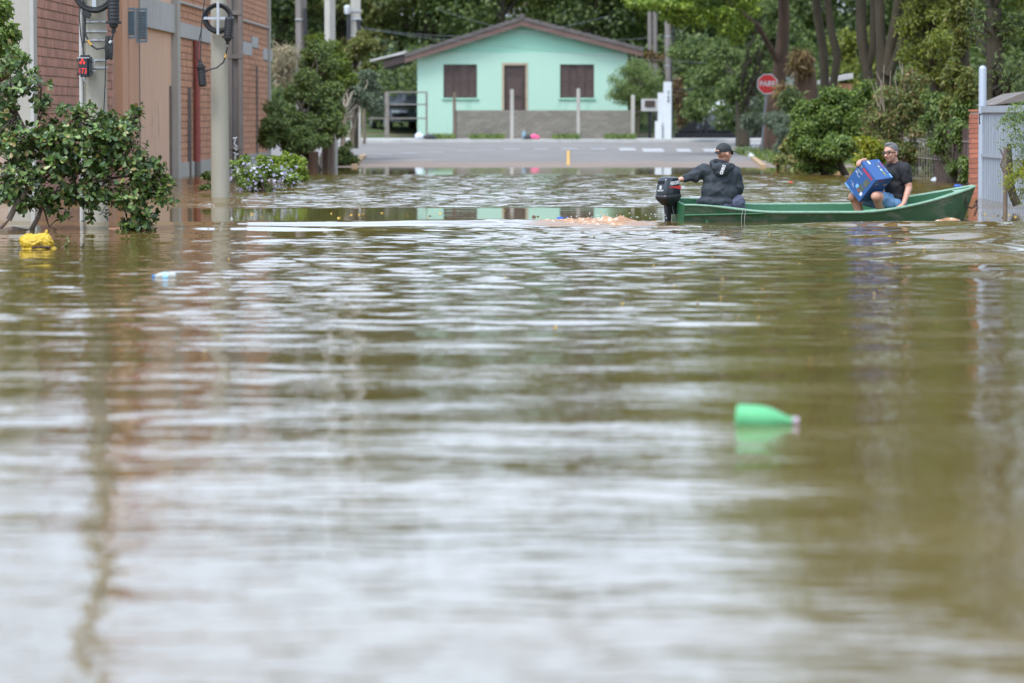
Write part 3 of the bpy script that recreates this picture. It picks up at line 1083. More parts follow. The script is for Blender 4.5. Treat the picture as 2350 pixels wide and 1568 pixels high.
def shutter_window(x0, x1, z0, z1):
    f = 0.05
    fr = MB()
    fr.bx(x0, x1, HD + 0.05, HD + 0.13, z1 - f, z1).bx(x0, x1, HD + 0.05, HD + 0.13, z0, z0 + f).bx(x0, x0 + f, HD + 0.05, HD + 0.13, z0 + f, z1 - f).bx(x1 - f, x1, HD + 0.05, HD + 0.13, z0 + f, z1 - f)
    w = fr.build('window', M_woodbrown, house)
    MB().bx(x0 - 0.05, x1 + 0.05, HD - 0.06, HD + 0.05, z0 - 0.06, z0 - 0.003).build('sill', M_mint2, w)
    n = 4
    pw = (x1 - x0 - 2 * f) / n
    for k in range(n):
        a = x0 + f + k * pw + 0.004
        b2 = a + pw - 0.008
        s = MB()
        y0, y1 = HD + 0.05 + 0.03 * (k % 2), HD + 0.09 + 0.03 * (k % 2)
        st = 0.045
        za, zb = z0 + f + 0.004, z1 - f - 0.004
        zm = (za + zb) / 2
        s.bx(a, a + st, y0, y1, za, zb).bx(b2 - st, b2, y0, y1, za, zb)
        s.bx(a + st, b2 - st, y0, y1, za, za + 0.06).bx(a + st, b2 - st, y0, y1, zb - 0.06, zb).bx(a + st, b2 - st, y0, y1, zm - 0.03, zm + 0.03)
        for lo, hi in ((za + 0.06, zm - 0.03), (zm + 0.03, zb - 0.06)):
            ns = 11
            for j in range(ns):
                zc = lo + (hi - lo) * (j + 0.5) / ns
                s.box(((a + b2) / 2, (y0 + y1) / 2, zc), (b2 - a - 2 * st, 0.012, (hi - lo) / ns * 0.98), Matrix.Rotation(-0.55, 3, 'X'))
        s.build('shutter', M_woodbrown, w)


for q in (op[0], op[2]):
    shutter_window(*q)
x0, x1, z0, z1 = op[1]
dr = MB()
dr.bx(x0 + 0.03, x1 - 0.03, HD + 0.05, HD + 0.10, z0, z1 - 0.03)
dr.build('door', M_darkwood, house)
dm = MB()
for zc, hh in ((hz + 0.45, 0.5), (hz + 1.15, 0.6), (hz + 1.95, 0.7)):
    if zc + hh / 2 < z1:
        dm.bx(x0 + 0.16, x1 - 0.16, HD + 0.03, HD + 0.05, zc - hh / 2, zc + hh / 2)
dm.build('door_panel', M_woodbrown, house)
MB().bx(x0 - 0.05, x0 + 0.03, HD - 0.02, HD + 0.12, z0, z1 + 0.06).bx(x1 - 0.03, x1 + 0.05, HD - 0.02, HD + 0.12, z0, z1 + 0.06).bx(x0 + 0.03, x1 - 0.03, HD - 0.02, HD + 0.12, z1 - 0.03, z1 + 0.06).build('door_frame', M_tan, house)
# car port roof on the left
c0, c1 = Vector((hx(934), yb, hzz(123))), Vector((hx(850), yb, hzz(142)))
MB().prism([c0, c1, c1 + Vector((0, 0, 0.06)), c0 + Vector((0, 0, 0.10))], (0, 6.0, 0)).build('carport_roof', M_conc_grey, house)
MB().prism([c0 + Vector((0, 0.1, -0.30)), c1 + Vector((0.5, 0.1, -0.24)), c1 + Vector((0.5, 0.1, -0.003)), c0 + Vector((0, 0.1, -0.003))], (0, 5.6, 0)).build('carport_beam', M_darkwood, house)
lp = P(945, 128, HD - 0.1)
MB().lathe([(0.015, -0.09), (0.06, -0.05), (0.075, 0.0), (0.05, 0.06), (0.02, 0.09)], lp, (0, 0, 1), 14).build('porch_bulb', glow('bulb_light', (0.75, 1.0, 0.98), 4.0), house, smooth=True)

# low block wall with its posts
BD = 134.0
bs = S(BD)
bz0 = ground_z(BD) + 0.06
bx0, bx1, bz1 = (1043 - CX) / bs, (1456 - CX) / bs, P(1175, 253, BD).z
gw = thing('block_wall', 'low unpainted grey block wall in front of the mint house', 'wall', ((bx0 + bx1) / 2, BD, bz0 - 0.1))
MB().bx(bx0, bx1, BD + 0.012, BD + 0.13, bz0 - 0.3, bz1 - 0.01).build('mortar_bed', M_blockmortar, gw)
cl_, ch_ = 0.262, 0.098
rows, cols = int((bz1 - bz0) / ch_), int((bx1 - bx0) / cl_)
cl_, ch_ = (bx1 - bx0) / cols, (bz1 - bz0) / rows
bb = MB().box((0, 0, 0), (cl_ - 0.012, 0.05, ch_ - 0.012))
bme = np_mesh('block', bb.v, bb.f, M_block)
nb = 0
for r in range(rows):
    for c in range(cols + (r % 2)):
        x = bx0 + (c + 0.5 - 0.5 * (r % 2)) * cl_
        x = min(max(x, bx0 + cl_ / 2), bx1 - cl_ / 2)
        o = bpy.data.objects.new('block', bme)
        COL.objects.link(o)
        o.parent = gw
        o.location = Vector((x, BD + 0.02 + random.uniform(-0.004, 0.004), bz0 + (r + 0.5) * ch_)) - WL[gw]
for px, ya, w, mt in [(1043, 212, 0.11, M_brownpost), (1175, 205, 0.135, M_conc), (1327, 203, 0.125, M_conc), (1452, 218, 0.14, M_conc)]:
    zt = P(px, ya, BD).z
    x = (px - CX) / bs
    yf = BD - 0.06 if px in (1043, 1452) else BD - 0.03
    MB().bx(x - w / 2, x + w / 2, yf, yf + 0.14, bz0 - 0.3, zt).build('post', mt, gw, bevel=0.02)

# rail gate on the left of the house
gt = thing('rail_gate', 'rusty tubular frame gate standing left of the mint house', 'gate', P(930, 325, 135.5))
gs = 135.5
zt, zb = P(900, 211, gs).z, ground_z(gs)
for px, w in [(888, 0.075), (836, 0.045), (979, 0.035)]:
    top = zt if px > 850 else P(836, 249, gs).z
    x = P(px, 300, gs).x
    MB().bx(x - w, x + w, gs - w, gs + w, zb, top).build('post', M_fencegrey, gt)
for py, xa, xb in [(212, 888, 979), (240, 893, 979), (272, 845, 979)]:
    MB().tube([P(xa, py, gs), P(xb, py, gs)], 0.028, 6).build('rail', M_fencegrey, gt)
for px in (905, 925, 945, 962):
    pass

# white meter pillar with the house number
mp_ = thing('meter_pillar', 'white stepped pillar with a house number, right of the block wall', 'pillar', P(1525, 324, 134.5))
pd = 134.5
zg = ground_z(pd) - 0.1
for nm, a, b_, yt, y0, y1 in [('pillar_body', 1523, 1541, 188, 0, 0.32), ('shoulder', 1510, 1524.5, 213, 0.05, 0.35), ('step', 1503, 1519, 278, -0.10, -0.005)]:
    MB().bx(P(a, 300, pd).x, P(b_, 300, pd).x, pd + y0, pd + y1, zg, P(a, yt, pd).z).build(nm, M_white, mp_, bevel=0.012)
dg = surf('number_grey', (0.10, 0.11, 0.13), None, 8, 0.6)
for ch, py in (('7', 213.5), ('6', 223), ('8', 232)):
    lettering('house_number', ch, 0.16, P(1534, py, pd - 0.012), (1, 0, 0), (0, 0, 1), dg, mp_, bold=0.003)
mbx = thing('meter_box', 'grey letter box with a dark window, beside the white pillar', 'letter box', P(1491, 300, 135.2))
a, b_ = P(1472, 256, 135.2), P(1511, 227, 135.2)
MB().bx(a.x, b_.x, 135.2, 135.5, a.z, b_.z).build('case', M_conc_grey, mbx, bevel=0.02)
a, b_ = P(1480, 246, 135.2), P(1503, 231, 135.2)
MB().bx(a.x, b_.x, 135.17, 135.199, a.z, b_.z).build('window', M_darkwood, mbx)
c = P(1491, 256, 135.35)
MB().bx(c.x - 0.05, c.x + 0.05, 135.3, 135.4, ground_z(135), c.z).build('post', M_iron, mbx)

# iron railing in front of the yard on the right of the house
ir = thing('iron_railing', 'dark iron railing of thin upright bars right of the white pillar', 'railing', P(1640, 318, 136.5))
fd = 136.5
xa, xb = P(1548, 300, fd).x, P(1760, 300, fd).x
zb_ = ground_z(fd)
zt_ = P(1600, 206, fd).z
MB().bx(xa, xb, fd - 0.08, fd + 0.08, zb_ - 0.1, P(1600, 305, fd).z).build('base_beam', M_iron, ir)
for pz in (zt_, P(1600, 300, fd).z):
    MB().bx(xa, xb, fd - 0.02, fd + 0.02, pz - 0.02, pz + 0.02).build('rail', M_iron, ir)
for px in (1608, 1620, 1702):
    x = P(px, 300, fd).x
    MB().bx(x - 0.045, x + 0.045, fd - 0.045, fd + 0.045, zb_, zt_ + 0.04).build('post', M_iron, ir)
x = xa
while x < xb:
    MB().bx(x - 0.008, x + 0.008, fd - 0.008, fd + 0.008, zb_ + 0.1, zt_).build('bar', M_iron, ir)
    x += 0.12

# small white out-building half hidden among the trees on the right
sh = thing('garden_shed', 'small white walled hut with a dark roof among the trees behind the stop sign', 'shed', P(1825, 300, 150))
a, b_ = P(1803, 215, 150), P(1852, 172, 150)
MB().bx(a.x, b_.x, 150, 152, 0.6, b_.z).build('wall', M_white, sh)
MB().prism([(a.x - 0.1, 149.8, b_.z), (b_.x + 0.1, 149.8, b_.z), ((a.x + b_.x) / 2 + 0.1, 149.8, P(1827, 128, 150).z)], (0, 2.4, 0)).build('roof', M_iron, sh)
hut = thing('tiled_hut', 'low hut roof edge showing between the twin tree trunks', 'shed', P(1940, 300, 118))
p0, p1 = P(1893, 192, 118), P(1958, 180, 118)
MB().prism([p0, p1, p1 + Vector((0, 0, .16)), p0 + Vector((0, 0, .12))], (0, 3, 0)).build('roof', M_conc_grey, hut)
MB().bx(p0.x + .1, p1.x, 118.4, 120.8, ground_z(118), p0.z).build('wall', M_brick_orange, hut)
# ------------------------------------------------------------------ utility poles
def flat_bar(mb, p0, p1, w, t_):
    p0, p1 = Vector(p0), Vector(p1)
    ax = (p1 - p0)
    q = ax.to_track_quat('X', 'Z').to_matrix()
    return mb.box((p0 + p1) / 2, (ax.length, t_, w), q)


def round_pole(name, label, px, d, r0, r1, h, mat, lean=0.0):
    b = P(px, 0, d)
    b.z = -0.6
    t = thing(name, label, 'pole', b)
    MB().tube([b, b + Vector((lean * 0.5, 0, h * 0.5)), b + Vector((lean, 0, h))], [r0, (r0 + r1) / 2, r1], 24).build('shaft', mat, t, smooth=True)
    return t, b


def strap(t, b, z, r, mat=M_galv, h=0.028):
    MB().lathe([(r + 0.002, 0), (r + 0.008, 0.002), (r + 0.008, h), (r + 0.002, h + 0.002)], (b.x, b.y, z), (0, 0, 1), 24).build('steel_strap', mat, t, smooth=True)


def coil(t, c, R, tube, strands, mat, seed, name='cable_coil'):
    rg = np.random.default_rng(seed)
    m = MB()
    for k in range(strands):
        pts = []
        rr = R + rg.uniform(-0.025, 0.025)
        off = Vector((rg.uniform(-.012, .012), rg.uniform(-0.03, 0.03), rg.uniform(-.012, .012)))
        for j in range(29):
            th = 2 * math.pi * j / 28
            pts.append(Vector(c) + off + Vector((rr * math.cos(th), 0.01 * math.sin(3 * th + k), rr * math.sin(th))))
        m.tube(pts, tube, 6, caps=False)
    m.build(name, mat, t, smooth=True)


def closure(t, p, ax, L, R, mat=M_black, name='splice_closure', ribs=7):
    prof = [(R * 0.35, 0), (R * 0.4, L * .12), (R * 0.75, L * .16), (R * 0.75, L * 0.22), (R * 1.35, L * .235), (R * 1.35, L * .29), (R * 0.95, L * .30)]
    for k in range(ribs):
        a = L * (0.32 + 0.62 * k / ribs)
        prof += [(R * 0.94, a), (R, a + 0.3 * L * .6 / ribs), (R, a + 0.7 * L * .6 / ribs), (R * .94, a + L * .6 / ribs)]
    prof += [(R * 0.85, L * 0.975), (R * 0.5, L)]
    MB().lathe(prof, p, ax, 18).build(name, mat, t, smooth=True)


p1t, b1 = round_pole('utility_pole', 'pale round concrete pole carrying the red lit counter box, behind the leafy shrub', 218, 44.0, 0.142, 0.108, 8.6, M_conc_pale)
Z = lambda py, d=44.0: P(1175, py, d).z
for py in (53, 75, 95, 141, 158):
    strap(p1t, b1, Z(py), 0.137, M_strap, 0.02)
MB().tube([P(188, 530, 43.9), P(187, 250, 43.9), P(186, 60, 43.9), P(191, -30, 43.9)], 0.024, 10).build('conduit', M_conc_grey, p1t, smooth=True)
MB().tube([P(193, 5, 43.82), P(195, 50, 43.82), P(192, 100, 43.82)], 0.012, 8).build('cable', M_black, p1t, smooth=True)
coil(p1t, P(216, -22, 43.78), 0.215, 0.014, 9, M_black, 4)
m = MB()
flat_bar(m, P(216, -70, 43.8), P(216, 22, 43.8), 0.045, 0.012)
m.build('coil_bracket', M_galv, p1t)
closure(p1t, P(261, 76, 43.7), (0.0, 0, 1), 0.46, 0.068)
MB().tube([P(262, 68, 43.7), P(257, 90, 43.7), P(240, 110, 43.75), P(222, 113, 43.75), P(207, 103, 43.75), P(196, 78, 43.75), P(193, 40, 43.8), P(190, 0, 43.8)], 0.011, 8).build('cable', M_black, p1t, smooth=True)
MB().tube([P(209, 104, 43.74), P(201, 92, 43.74)], 0.0135, 8).build('cable_tag', M_yellowpaint, p1t, smooth=True)
MB().tube([P(255, 94, 43.69), P(252, 99, 43.7)], 0.016, 8).build('cable_tag', M_white, p1t, smooth=True)
MB().tube([P(186, 0, 43.8), P(182, 35, 43.75), P(185, 80, 43.75), P(193, 125, 43.75)], 0.007, 6).build('cable', M_black, p1t, smooth=True)
MB().tube([P(242, 92, 43.8), P(243, 140, 43.8), P(241, 200, 43.84), P(236, 300, 43.85)], 0.006, 6).build('cable', M_black, p1t, smooth=True)
rg = np.random.default_rng(2)
m = MB()
for k in range(10):
    x = 244 + k * 1.35
    m.tube([P(x, 83 + rg.uniform(-2, 4), 43.75 + rg.uniform(-.03, .03)), P(x + rg.uniform(-2, 2), 110, 43.72), P(x + rg.uniform(-1, 3), 138 + rg.uniform(-5, 2), 43.75)], [0.012, 0.020, 0.012], 6)
m.build('wrapped_cable_bundle', M_black, p1t, smooth=True)
m = MB()
m.box(P(199, 33, 43.7), (0.10, 0.05, 0.07), Matrix.Rotation(0.5, 3, 'Y'))
m.build('cable_clamp', M_black, p1t, bevel=0.01)

# counter box clamped to the pole: lit red symbol and digits
bc = P(195, 152, 43.74)
cb = thing('counter_box', 'black box with a lit red symbol and the red number 173, strapped to the pole', 'display', bc, -math.radians(20))
MB().bx(-0.072, 0.072, -0.04, 0.06, -0.128, 0.128).build('housing', M_blackbox, cb, local=True, bevel=0.022)
m = MB()
for k in range(9):
    m.bx(0.070, 0.084, -0.02, 0.05, -0.10 + 0.022 * k, -0.10 + 0.022 * k + 0.010)
m.build('cooling_fins', M_blackbox, cb, local=True)
MB().bx(-0.075, 0.075, -0.048, -0.038, 0.090, 0.100).build('visor', M_galv, cb, local=True)
for cx_, cz_ in ((-0.012, 0.072), (-0.034, 0.038), (0.010, 0.038)):
    MB().prism([(cx_, -0.0415, cz_ + 0.023), (cx_ - 0.016, -0.0415, cz_), (cx_, -0.0415, cz_ - 0.020), (cx_ + 0.016, -0.0415, cz_)], (0, -0.003, 0)).build('lit_diamond', M_red_led, cb, local=True)
lettering('lit_digits', '173', 0.10, (-0.008, -0.043, -0.058), (1, 0, 0), (0, 0, 1), M_red_led, cb, local=True, bold=-0.0005, fit=(0.088, 0.062))
MB().tube([(-0.072, 0, 0.05), (-0.095, 0, 0.06), (-0.10, 0, 0.085)], 0.006, 6).build('latch', M_iron, cb, local=True)
MB().tube([(-0.072, 0, -0.07), (-0.092, 0, -0.08), (-0.1, 0, -0.11)], 0.006, 6).build('latch', M_iron, cb, local=True)
m = MB()
m.tube([(-0.01, -0.02, -0.125), (-0.005, -0.02, -0.16), (0.005, 0, -0.19)], 0.012, 8)
m.build('cable_gland', M_galv, cb, local=True, smooth=True)
for zz in (0.045, -0.055):
    MB().tube([(0.07, 0.03, zz), (0.10, 0.0, zz), (0.135, -0.02, zz)], 0.009, 6).build('clamp', M_galv, cb, local=True)

p2t, b2 = round_pole('utility_pole', 'pale round concrete pole with a ring of black cable, beside the flowering shrub', 504, 60.0, 0.150, 0.120, 5.5, M_conc_pale, -0.02)
coil(p2t, P(500, 42, 59.72), 0.205, 0.013, 8, M_black, 6)
m = MB()
flat_bar(m, P(464, 42, 59.68), P(536, 42, 59.68), 0.04, 0.012)
flat_bar(m, P(500, 4, 59.665), P(500, 80, 59.665), 0.04, 0.012)
m.build('coil_bracket', M_galv, p2t)
closure(p2t, P(522, 103, 59.62), (0.08, 0, 1), 0.44, 0.07)
closure(p2t, P(459.5, 138, 59.6), (0.09, 0, -1), 0.42, 0.062)
MB().tube([P(466, 168, 59.6), P(480, 160, 59.62), P(497, 156, 59.66), P(513, 143, 59.66), P(518, 128, 59.64), P(522, 108, 59.62)], 0.012, 8).build('cable', M_black, p2t, smooth=True)
MB().tube([P(516.5, 133, 59.635), P(518.5, 124, 59.635)], 0.017, 8).build('cable_tag', M_yellowpaint, p2t, smooth=True)
MB().tube([P(470, -5, 59.7), P(466, 30, 59.66), P(461, 75, 59.64), P(452, 110, 59.62), P(451, 128, 59.6), P(457, 146, 59.6)], 0.009, 6).build('cable', M_black, p2t, smooth=True)
MB().tube([P(464, 40, 59.66), P(461, 90, 59.62), P(460, 140, 59.6)], 0.008, 6).build('cable', M_black, p2t, smooth=True)

# H-section column standing just behind
hb = P(540, 0, 73.0)
hc = thing('concrete_column', 'dark weathered H section concrete column with a white painted mark', 'pole', (hb.x, hb.y, -0.6))
hw = 0.135
MB().bx(hb.x - hw, hb.x - hw + 0.075, 72.86, 73.12, -0.7, 5.0).bx(hb.x + hw - 0.075, hb.x + hw, 72.86, 73.12, -0.7, 5.0).bx(hb.x - hw + 0.075, hb.x + hw - 0.075, 72.93, 73.05, -0.7, 5.0).build('shaft', M_conc_dark, hc)
for py in (130, 338, 30):
    z = P(540, py, 73).z
    MB().bx(hb.x - hw - .002, hb.x + hw + .002, 72.85, 72.93, z - 0.04, z + 0.04).build('tie_block', M_conc_dark, hc)
m = MB()
for pts in ([(535, 318), (541, 317), (545, 316)], [(541, 318), (538, 330), (544, 338)], [(538, 338), (543, 346), (546, 340)], [(537, 350), (543, 356), (547, 352)], [(540, 356), (541, 375)]):
    m.tube([P(a, b_, 72.9) + Vector((0, -0.055, 0)) for a, b_ in pts], 0.016, 5, flat=1.0)
m.build('painted_mark', M_white, hc)

for label, px, d, wpx, lean in [('square grey concrete pole rising behind the big green bush', 690, 114, 19, -0.05), ('plain grey pole between the strapped pole and the bush pole', 757, 122, 18, 0)]:
    b = P(px, 0, d)
    t = thing('utility_pole', label, 'pole', (b.x, b.y, ground_z(d) - .2))
    w = wpx / S(d) / 2
    MB().tube([(b.x - lean, d, ground_z(d) - .3), (b.x + lean * .5, d, 8.5)], [w * 1.45, w * 1.3], 4).build('shaft', M_conc_dark if px == 690 else M_conc, t)
    if px == 690:
        strap(t, Vector((b.x, d, 0)), P(px, 46, d).z, w * 1.32, M_strap, 0.03)
        MB().tube([P(700, 20, d - .2), P(702, 70, d - .2), P(700, 112, d - .2)], [0.05, 0.06, 0.03], 6).build('cable_bundle', M_black, t, smooth=True)
b = P(806, 0, 126)
p5 = thing('utility_pole', 'far concrete pole with straps and a white insulator, left of the house roof', 'pole', (b.x, b.y, 0))
MB().bx(b.x - 0.02, b.x + 0.30, 126, 126.25, 0, 9).build('shaft', M_conc, p5)
for py in (27, 46, 85):
    z = P(806, py, 126).z
    MB().bx(b.x - 0.05, b.x + 0.33, 125.97, 126.28, z, z + 0.06).build('steel_strap', M_strap, p5)
MB().lathe([(0.07, 0), (0.10, 0.05), (0.11, 0.25), (0.05, 0.30)], P(797, 33, 125.8), (0, 0, 1), 12).build('insulator', M_white, p5, smooth=True)
MB().tube([P(800, 36, 125.85), P(800, 95, 125.85)], 0.06, 6).build('cable_bundle', M_black, p5)
MB().tube([P(822, 45, 126), P(826, 95, 126)], 0.07, 6).build('cable_bundle', M_black, p5)

b = P(1536, 0, 138)
p6 = thing('utility_pole', 'dark utility pole with pale straps rising behind the white meter pillar', 'pole', (b.x, b.y, 0.3))
MB().tube([P(1538, 330, 138), P(1533, 100, 138), P(1530, -150, 138)], [0.125, 0.115, 0.10], 12).build('shaft', M_conc_dark, p6, smooth=True)
for py in (85, 115, 152):
    strap(p6, P(1533, 0, 138), P(1533, py, 138).z, 0.118, M_strap, 0.03)
MB().tube([P(1542, 330, 137.8), P(1541, 150, 137.8), P(1545, 60, 137.8), P(1552, -50, 137.8)], 0.03, 6).build('conduit', M_black, p6)
for px, lb in ((1492, 'thin brown pole, left of two standing behind the round tree'), (1504, 'thin brown pole, right of two standing behind the round tree')):
    t = thing('utility_pole', lb, 'pole', P(px, 300, 148), 0, 'thin poles behind the round tree')
    MB().tube([P(px, 300, 148), P(px - 1, -80, 148)], 0.085, 8).build('shaft', M_conc_dark, t, smooth=True)
for k, (xa, ya, xb, yb2, lb) in enumerate([(826, 62, 1400, 36, 'faint upper grey wire crossing above the house'), (826, 66, 2300, 150, 'thin grey wire sagging past the round tree to the right'), (1000, 20, 1533, 82, 'short wire running down to the dark pole')]):
    pts = []
    for j in range(13):
        f = j / 12
        p = P(xa, ya, 127).lerp(P(xb, yb2, 137), f)
        p.z -= 0.5 * 4 * f * (1 - f)
        pts.append(p)
    o = MB().tube(pts, 0.007, 5).build('power_line', M_post)
    tag(o, lb, 'wire')

# ------------------------------------------------------------------ stop sign
sd_ = 113.0
sp = P(1745, 356, sd_)
ss = thing('stop_sign', 'red octagonal PARE stop sign on a leaning grey post', 'sign', sp)
c = P(1761, 193, sd_)
MB().tube([sp - Vector((0, 0, 0.3)), sp.lerp(c, 0.5) + Vector((.01, 0, 0)), c + Vector((0, 0.03, 0.2))], 0.035, 10).build('post', M_post, ss, smooth=True)
R8 = 0.30 / math.cos(math.pi / 8)


def octo(r, y):
    return [(c.x + r * math.sin(math.pi / 8 + k * math.pi / 4), c.y + y, c.z + r * math.cos(math.pi / 8 + k * math.pi / 4)) for k in range(8)]


MB().prism(octo(R8, -0.03), (0, 0.018, 0)).build('border', M_white, ss)
MB().prism(octo(R8 * 0.905, -0.034), (0, 0.003, 0)).build('face', M_signred, ss)
lettering('sign_word', 'PARE', 0.2, (c.x, c.y - 0.036, c.z), (1, 0, 0), (0, 0, 1), M_white, ss, bold=0.006, fit=(0.46, 0.165))

# ------------------------------------------------------------------ parked cars
M_carpaint = surf('dark_car_paint', (0.014, 0.016, 0.02), None, 4, 0.25, 0.3, coat=0.6)
M_glass = surf('dark_glass', (0.02, 0.025, 0.03), (0.03, 0.035, 0.04), 2, 0.06)
M_silver = surf('silver_shade', (0.62, 0.63, 0.62), (0.40, 0.41, 0.42), 14, 0.4, 0.3, stretch=(1, 1, 1))
M_tyre = surf('tyre', (0.012, 0.012, 0.012), None, 10, 0.8)
M_lamp = surf('headlamp', (0.55, 0.57, 0.58), (0.4, 0.42, 0.43), 12, 0.15)


def parked_car(label, loc, rot, shade):
    t = thing('parked_car', label, 'car', loc, rot)
    W = 0.84
    prof = [(-2.0, 0.35), (-2.05, 0.75), (-1.95, 0.95), (-0.2, 0.98), (0.85, 0.95), (1.75, 0.82), (2.0, 0.68), (2.02, 0.35)]
    rings = []
    for f, y in ((0.86, -W), (1.0, -W * 0.9), (1.0, W * 0.9), (0.86, W)):
        rings.append([(x * (0.97 if abs(y) == W else 1), y, 0.62 + (z - 0.62) * f) for x, z in prof])
    MB().loft(rings).build('body', M_carpaint, t, local=True, bevel=0.03, smooth=True)
    cab = []
    for x, z, w in ((-1.85, 0.97, .74), (-1.45, 1.40, .60), (-0.9, 1.46, .58), (0.05, 1.44, .58), (0.95, 0.97, .74)):
        cab.append((x, z, w))
    m = MB()
    m.add([(x, s * w, z) for s in (-1, 1) for x, z, w in cab], [(0, 1, 2, 3, 4), (9, 8, 7, 6, 5), (0, 5, 6, 1), (1, 6, 7, 2), (2, 7, 8, 3), (3, 8, 9, 4)])
    m.build('cabin', M_glass, t, local=True)
    MB().bx(-1.42, 0.04, -0.585, 0.585, 1.445, 1.475).build('roof', M_carpaint, t, local=True, bevel=0.01)
    if shade:
        m = MB()
        m.add([(0.985, -0.68, 1.0), (0.985, 0.68, 1.0), (0.10, 0.57, 1.44), (0.10, -0.57, 1.44)], [(0, 1, 2, 3)])
        m.build('sun_shade', M_silver, t, local=True)
    for s in (-1, 1):
        for x in (-1.3, 1.3):
            wh = MB().lathe([(0.30, -0.1), (0.33, -0.07), (0.33, 0.07), (0.30, 0.1)], (x, s * 0.78, 0.33), (0, 1, 0), 20).build('wheel', M_tyre, t, local=True, smooth=True)
            MB().lathe([(0.20, -0.005), (0.18, 0.01)], (x, s * 0.885, 0.33), (0, s, 0), 16).build('rim', M_galv, wh, local=True)
        MB().box((1.90, s * 0.58, 0.72), (0.16, 0.30, 0.12)).build('headlight', M_lamp, t, local=True, bevel=0.03)
        MB().box((0.75, s * 0.88, 1.0), (0.14, 0.16, 0.1)).build('wing_mirror', M_carpaint, t, local=True, bevel=0.03)
    return t


ca = P(918, 300, 147.5); ca.z = ground_z(147.5)
parked_car('dark car parked in the shade under the car port left of the house', ca, -math.pi / 2 + 0.25, False)
cb_ = P(1682, 300, 140.5); cb_.z = ground_z(140.5)
parked_car('dark car with a silver windscreen shade behind the iron railing', cb_, -math.pi / 2 - 0.35, True)
tp = P(1630, 300, 146); tp.z = ground_z(146)
ta = thing('canopy_tent', 'low dark canopy standing behind the iron railing', 'canopy', tp)
a, k_, e = P(1556, 303, 146), P(1620, 264, 146), P(1712, 300, 146)
MB().prism([a, e, k_], (0, 3, 0)).build('roof', M_iron, ta)
for px in (1562, 1704):
    q = P(px, 302, 146)
    MB().tube([(q.x, 146.1, ground_z(146)), (q.x, 146.1, q.z)], 0.03, 6).build('leg', M_iron, ta)

# ------------------------------------------------------------------ trees and shrubs
def E(px, py, d, rx, ry=None, rd=None):
    p = P(px, py, d)
    s = S(d)
    ry = ry or rx
    return (p.x, p.y, p.z, rx / s, (rd if rd is not None else rx / s), ry / s)


# woodland behind: a few crowns reused
def forest_tree(name, label, seed, leaf, h, r, group, n=13000, size=0.155):
    rng = np.random.default_rng(seed)
    t = thing(name, label, 'tree', (0, 0, 0), 0, group)
    MB().tube(bent((0, 0, -0.5), (0.2, 0.1, h * 0.75), 4, 0.12, rng), [0.22, 0.2, 0.16, 0.12, 0.07], 7).build('trunk', M_bark, t, smooth=True)
    cl = []
    for z, q in ((h * 0.30, 0.85), (h * 0.5, 1.0), (h * 0.72, 0.85), (h * 0.88, 0.55)):
        cl += lumpy((rng.normal(0, .3), rng.normal(0, .3), z), (r * q, r * q, r * q * 0.8), 12, rng, (0.25, 0.45))
    m = MB()
    for c in cl[::4]:
        m.tube(bent((0, 0, c[2] * 0.7), c[:3], 3, 0.12, rng), [0.08, 0.06, 0.04, 0.02], 5)
    m.build('limb', M_bark, t, smooth=True)
    foliage('crown', cl, n, size, leaf, t, rng, 0.55, 0.3, 0.5)
    return t


LBF = 'tree in the wood rising behind the mint green house'
frng = np.random.default_rng(44)
protos = [forest_tree('forest_tree', 'dark green ' + LBF, 1, L_dark, 9.5, 3.0, 'dark green trees in the wood'),
          forest_tree('forest_tree', 'olive green ' + LBF, 2, L_olive, 9.0, 3.1, 'olive green trees in the wood'),
          forest_tree('forest_tree', 'mid green ' + LBF, 3, L_mid, 9.5, 2.8, 'mid green trees in the wood'),
          forest_tree('forest_tree', 'dull dark green ' + LBF, 4, L_dark, 10.5, 2.6, 'dull green trees in the wood')]
spots = []
for d, step, off in ((156, 3.3, 0.0), (163, 3.6, 1.5), (171, 3.9, 0.6), (181, 4.4, 2.0)):
    xm = 0.138 * d + 2
    x = -xm + off
    while x < xm:
        px = CX + x * S(d)
        if px > 560:
            spots.append((x + frng.normal(0, .5), d + frng.normal(0, 1.2)))
        x += step
used = set()
for i, (x, d) in enumerate(spots):
    k = int(frng.choice(4, p=[0.32, 0.28, 0.2, 0.2]))
    o = protos[k] if k not in used else copy_tree(protos[k])
    used.add(k)
    s = frng.uniform(0.95, 1.35)
    o.location = (x, d, ground_z(d))
    o.rotation_euler = (0, 0, frng.uniform(0, 6.28))
    o.scale = (s * frng.uniform(.9, 1.15), s, s)
# undergrowth at the foot of the wood
urng = np.random.default_rng(9)
n = 26000
ux = urng.uniform(-14, 26, n)
ud = urng.uniform(147, 158, n)
lum = vnoise(ux * 0.8, ud * 0.5, 3)
uz = np.array([ground_z(v) for v in ud]) + urng.uniform(0, 1, n) ** 0.7 * (2.6 + 1.3 * lum)
Nn = unit(np.stack([urng.normal(0, .5, n), -np.ones(n), 0.7 * np.ones(n)], 1))
V, F = leaf_mesh_arrays(np.stack([ux, ud, uz], 1), Nn, 0.22, 0.5, urng, 0.3)
o = mk('undergrowth', V, F, L_dark, None)
tag(o, 'dark tangled undergrowth at the foot of the wood', 'undergrowth', kind='stuff')

# left side clumps
def stem(px0, py0, px1, py1, d, r0, r1, rng, k=4, amp=0.04):
    return (bent(P(px0, py0, d), P(px1, py1, d), k, amp, rng), list(np.linspace(r0, r1, k + 1)))


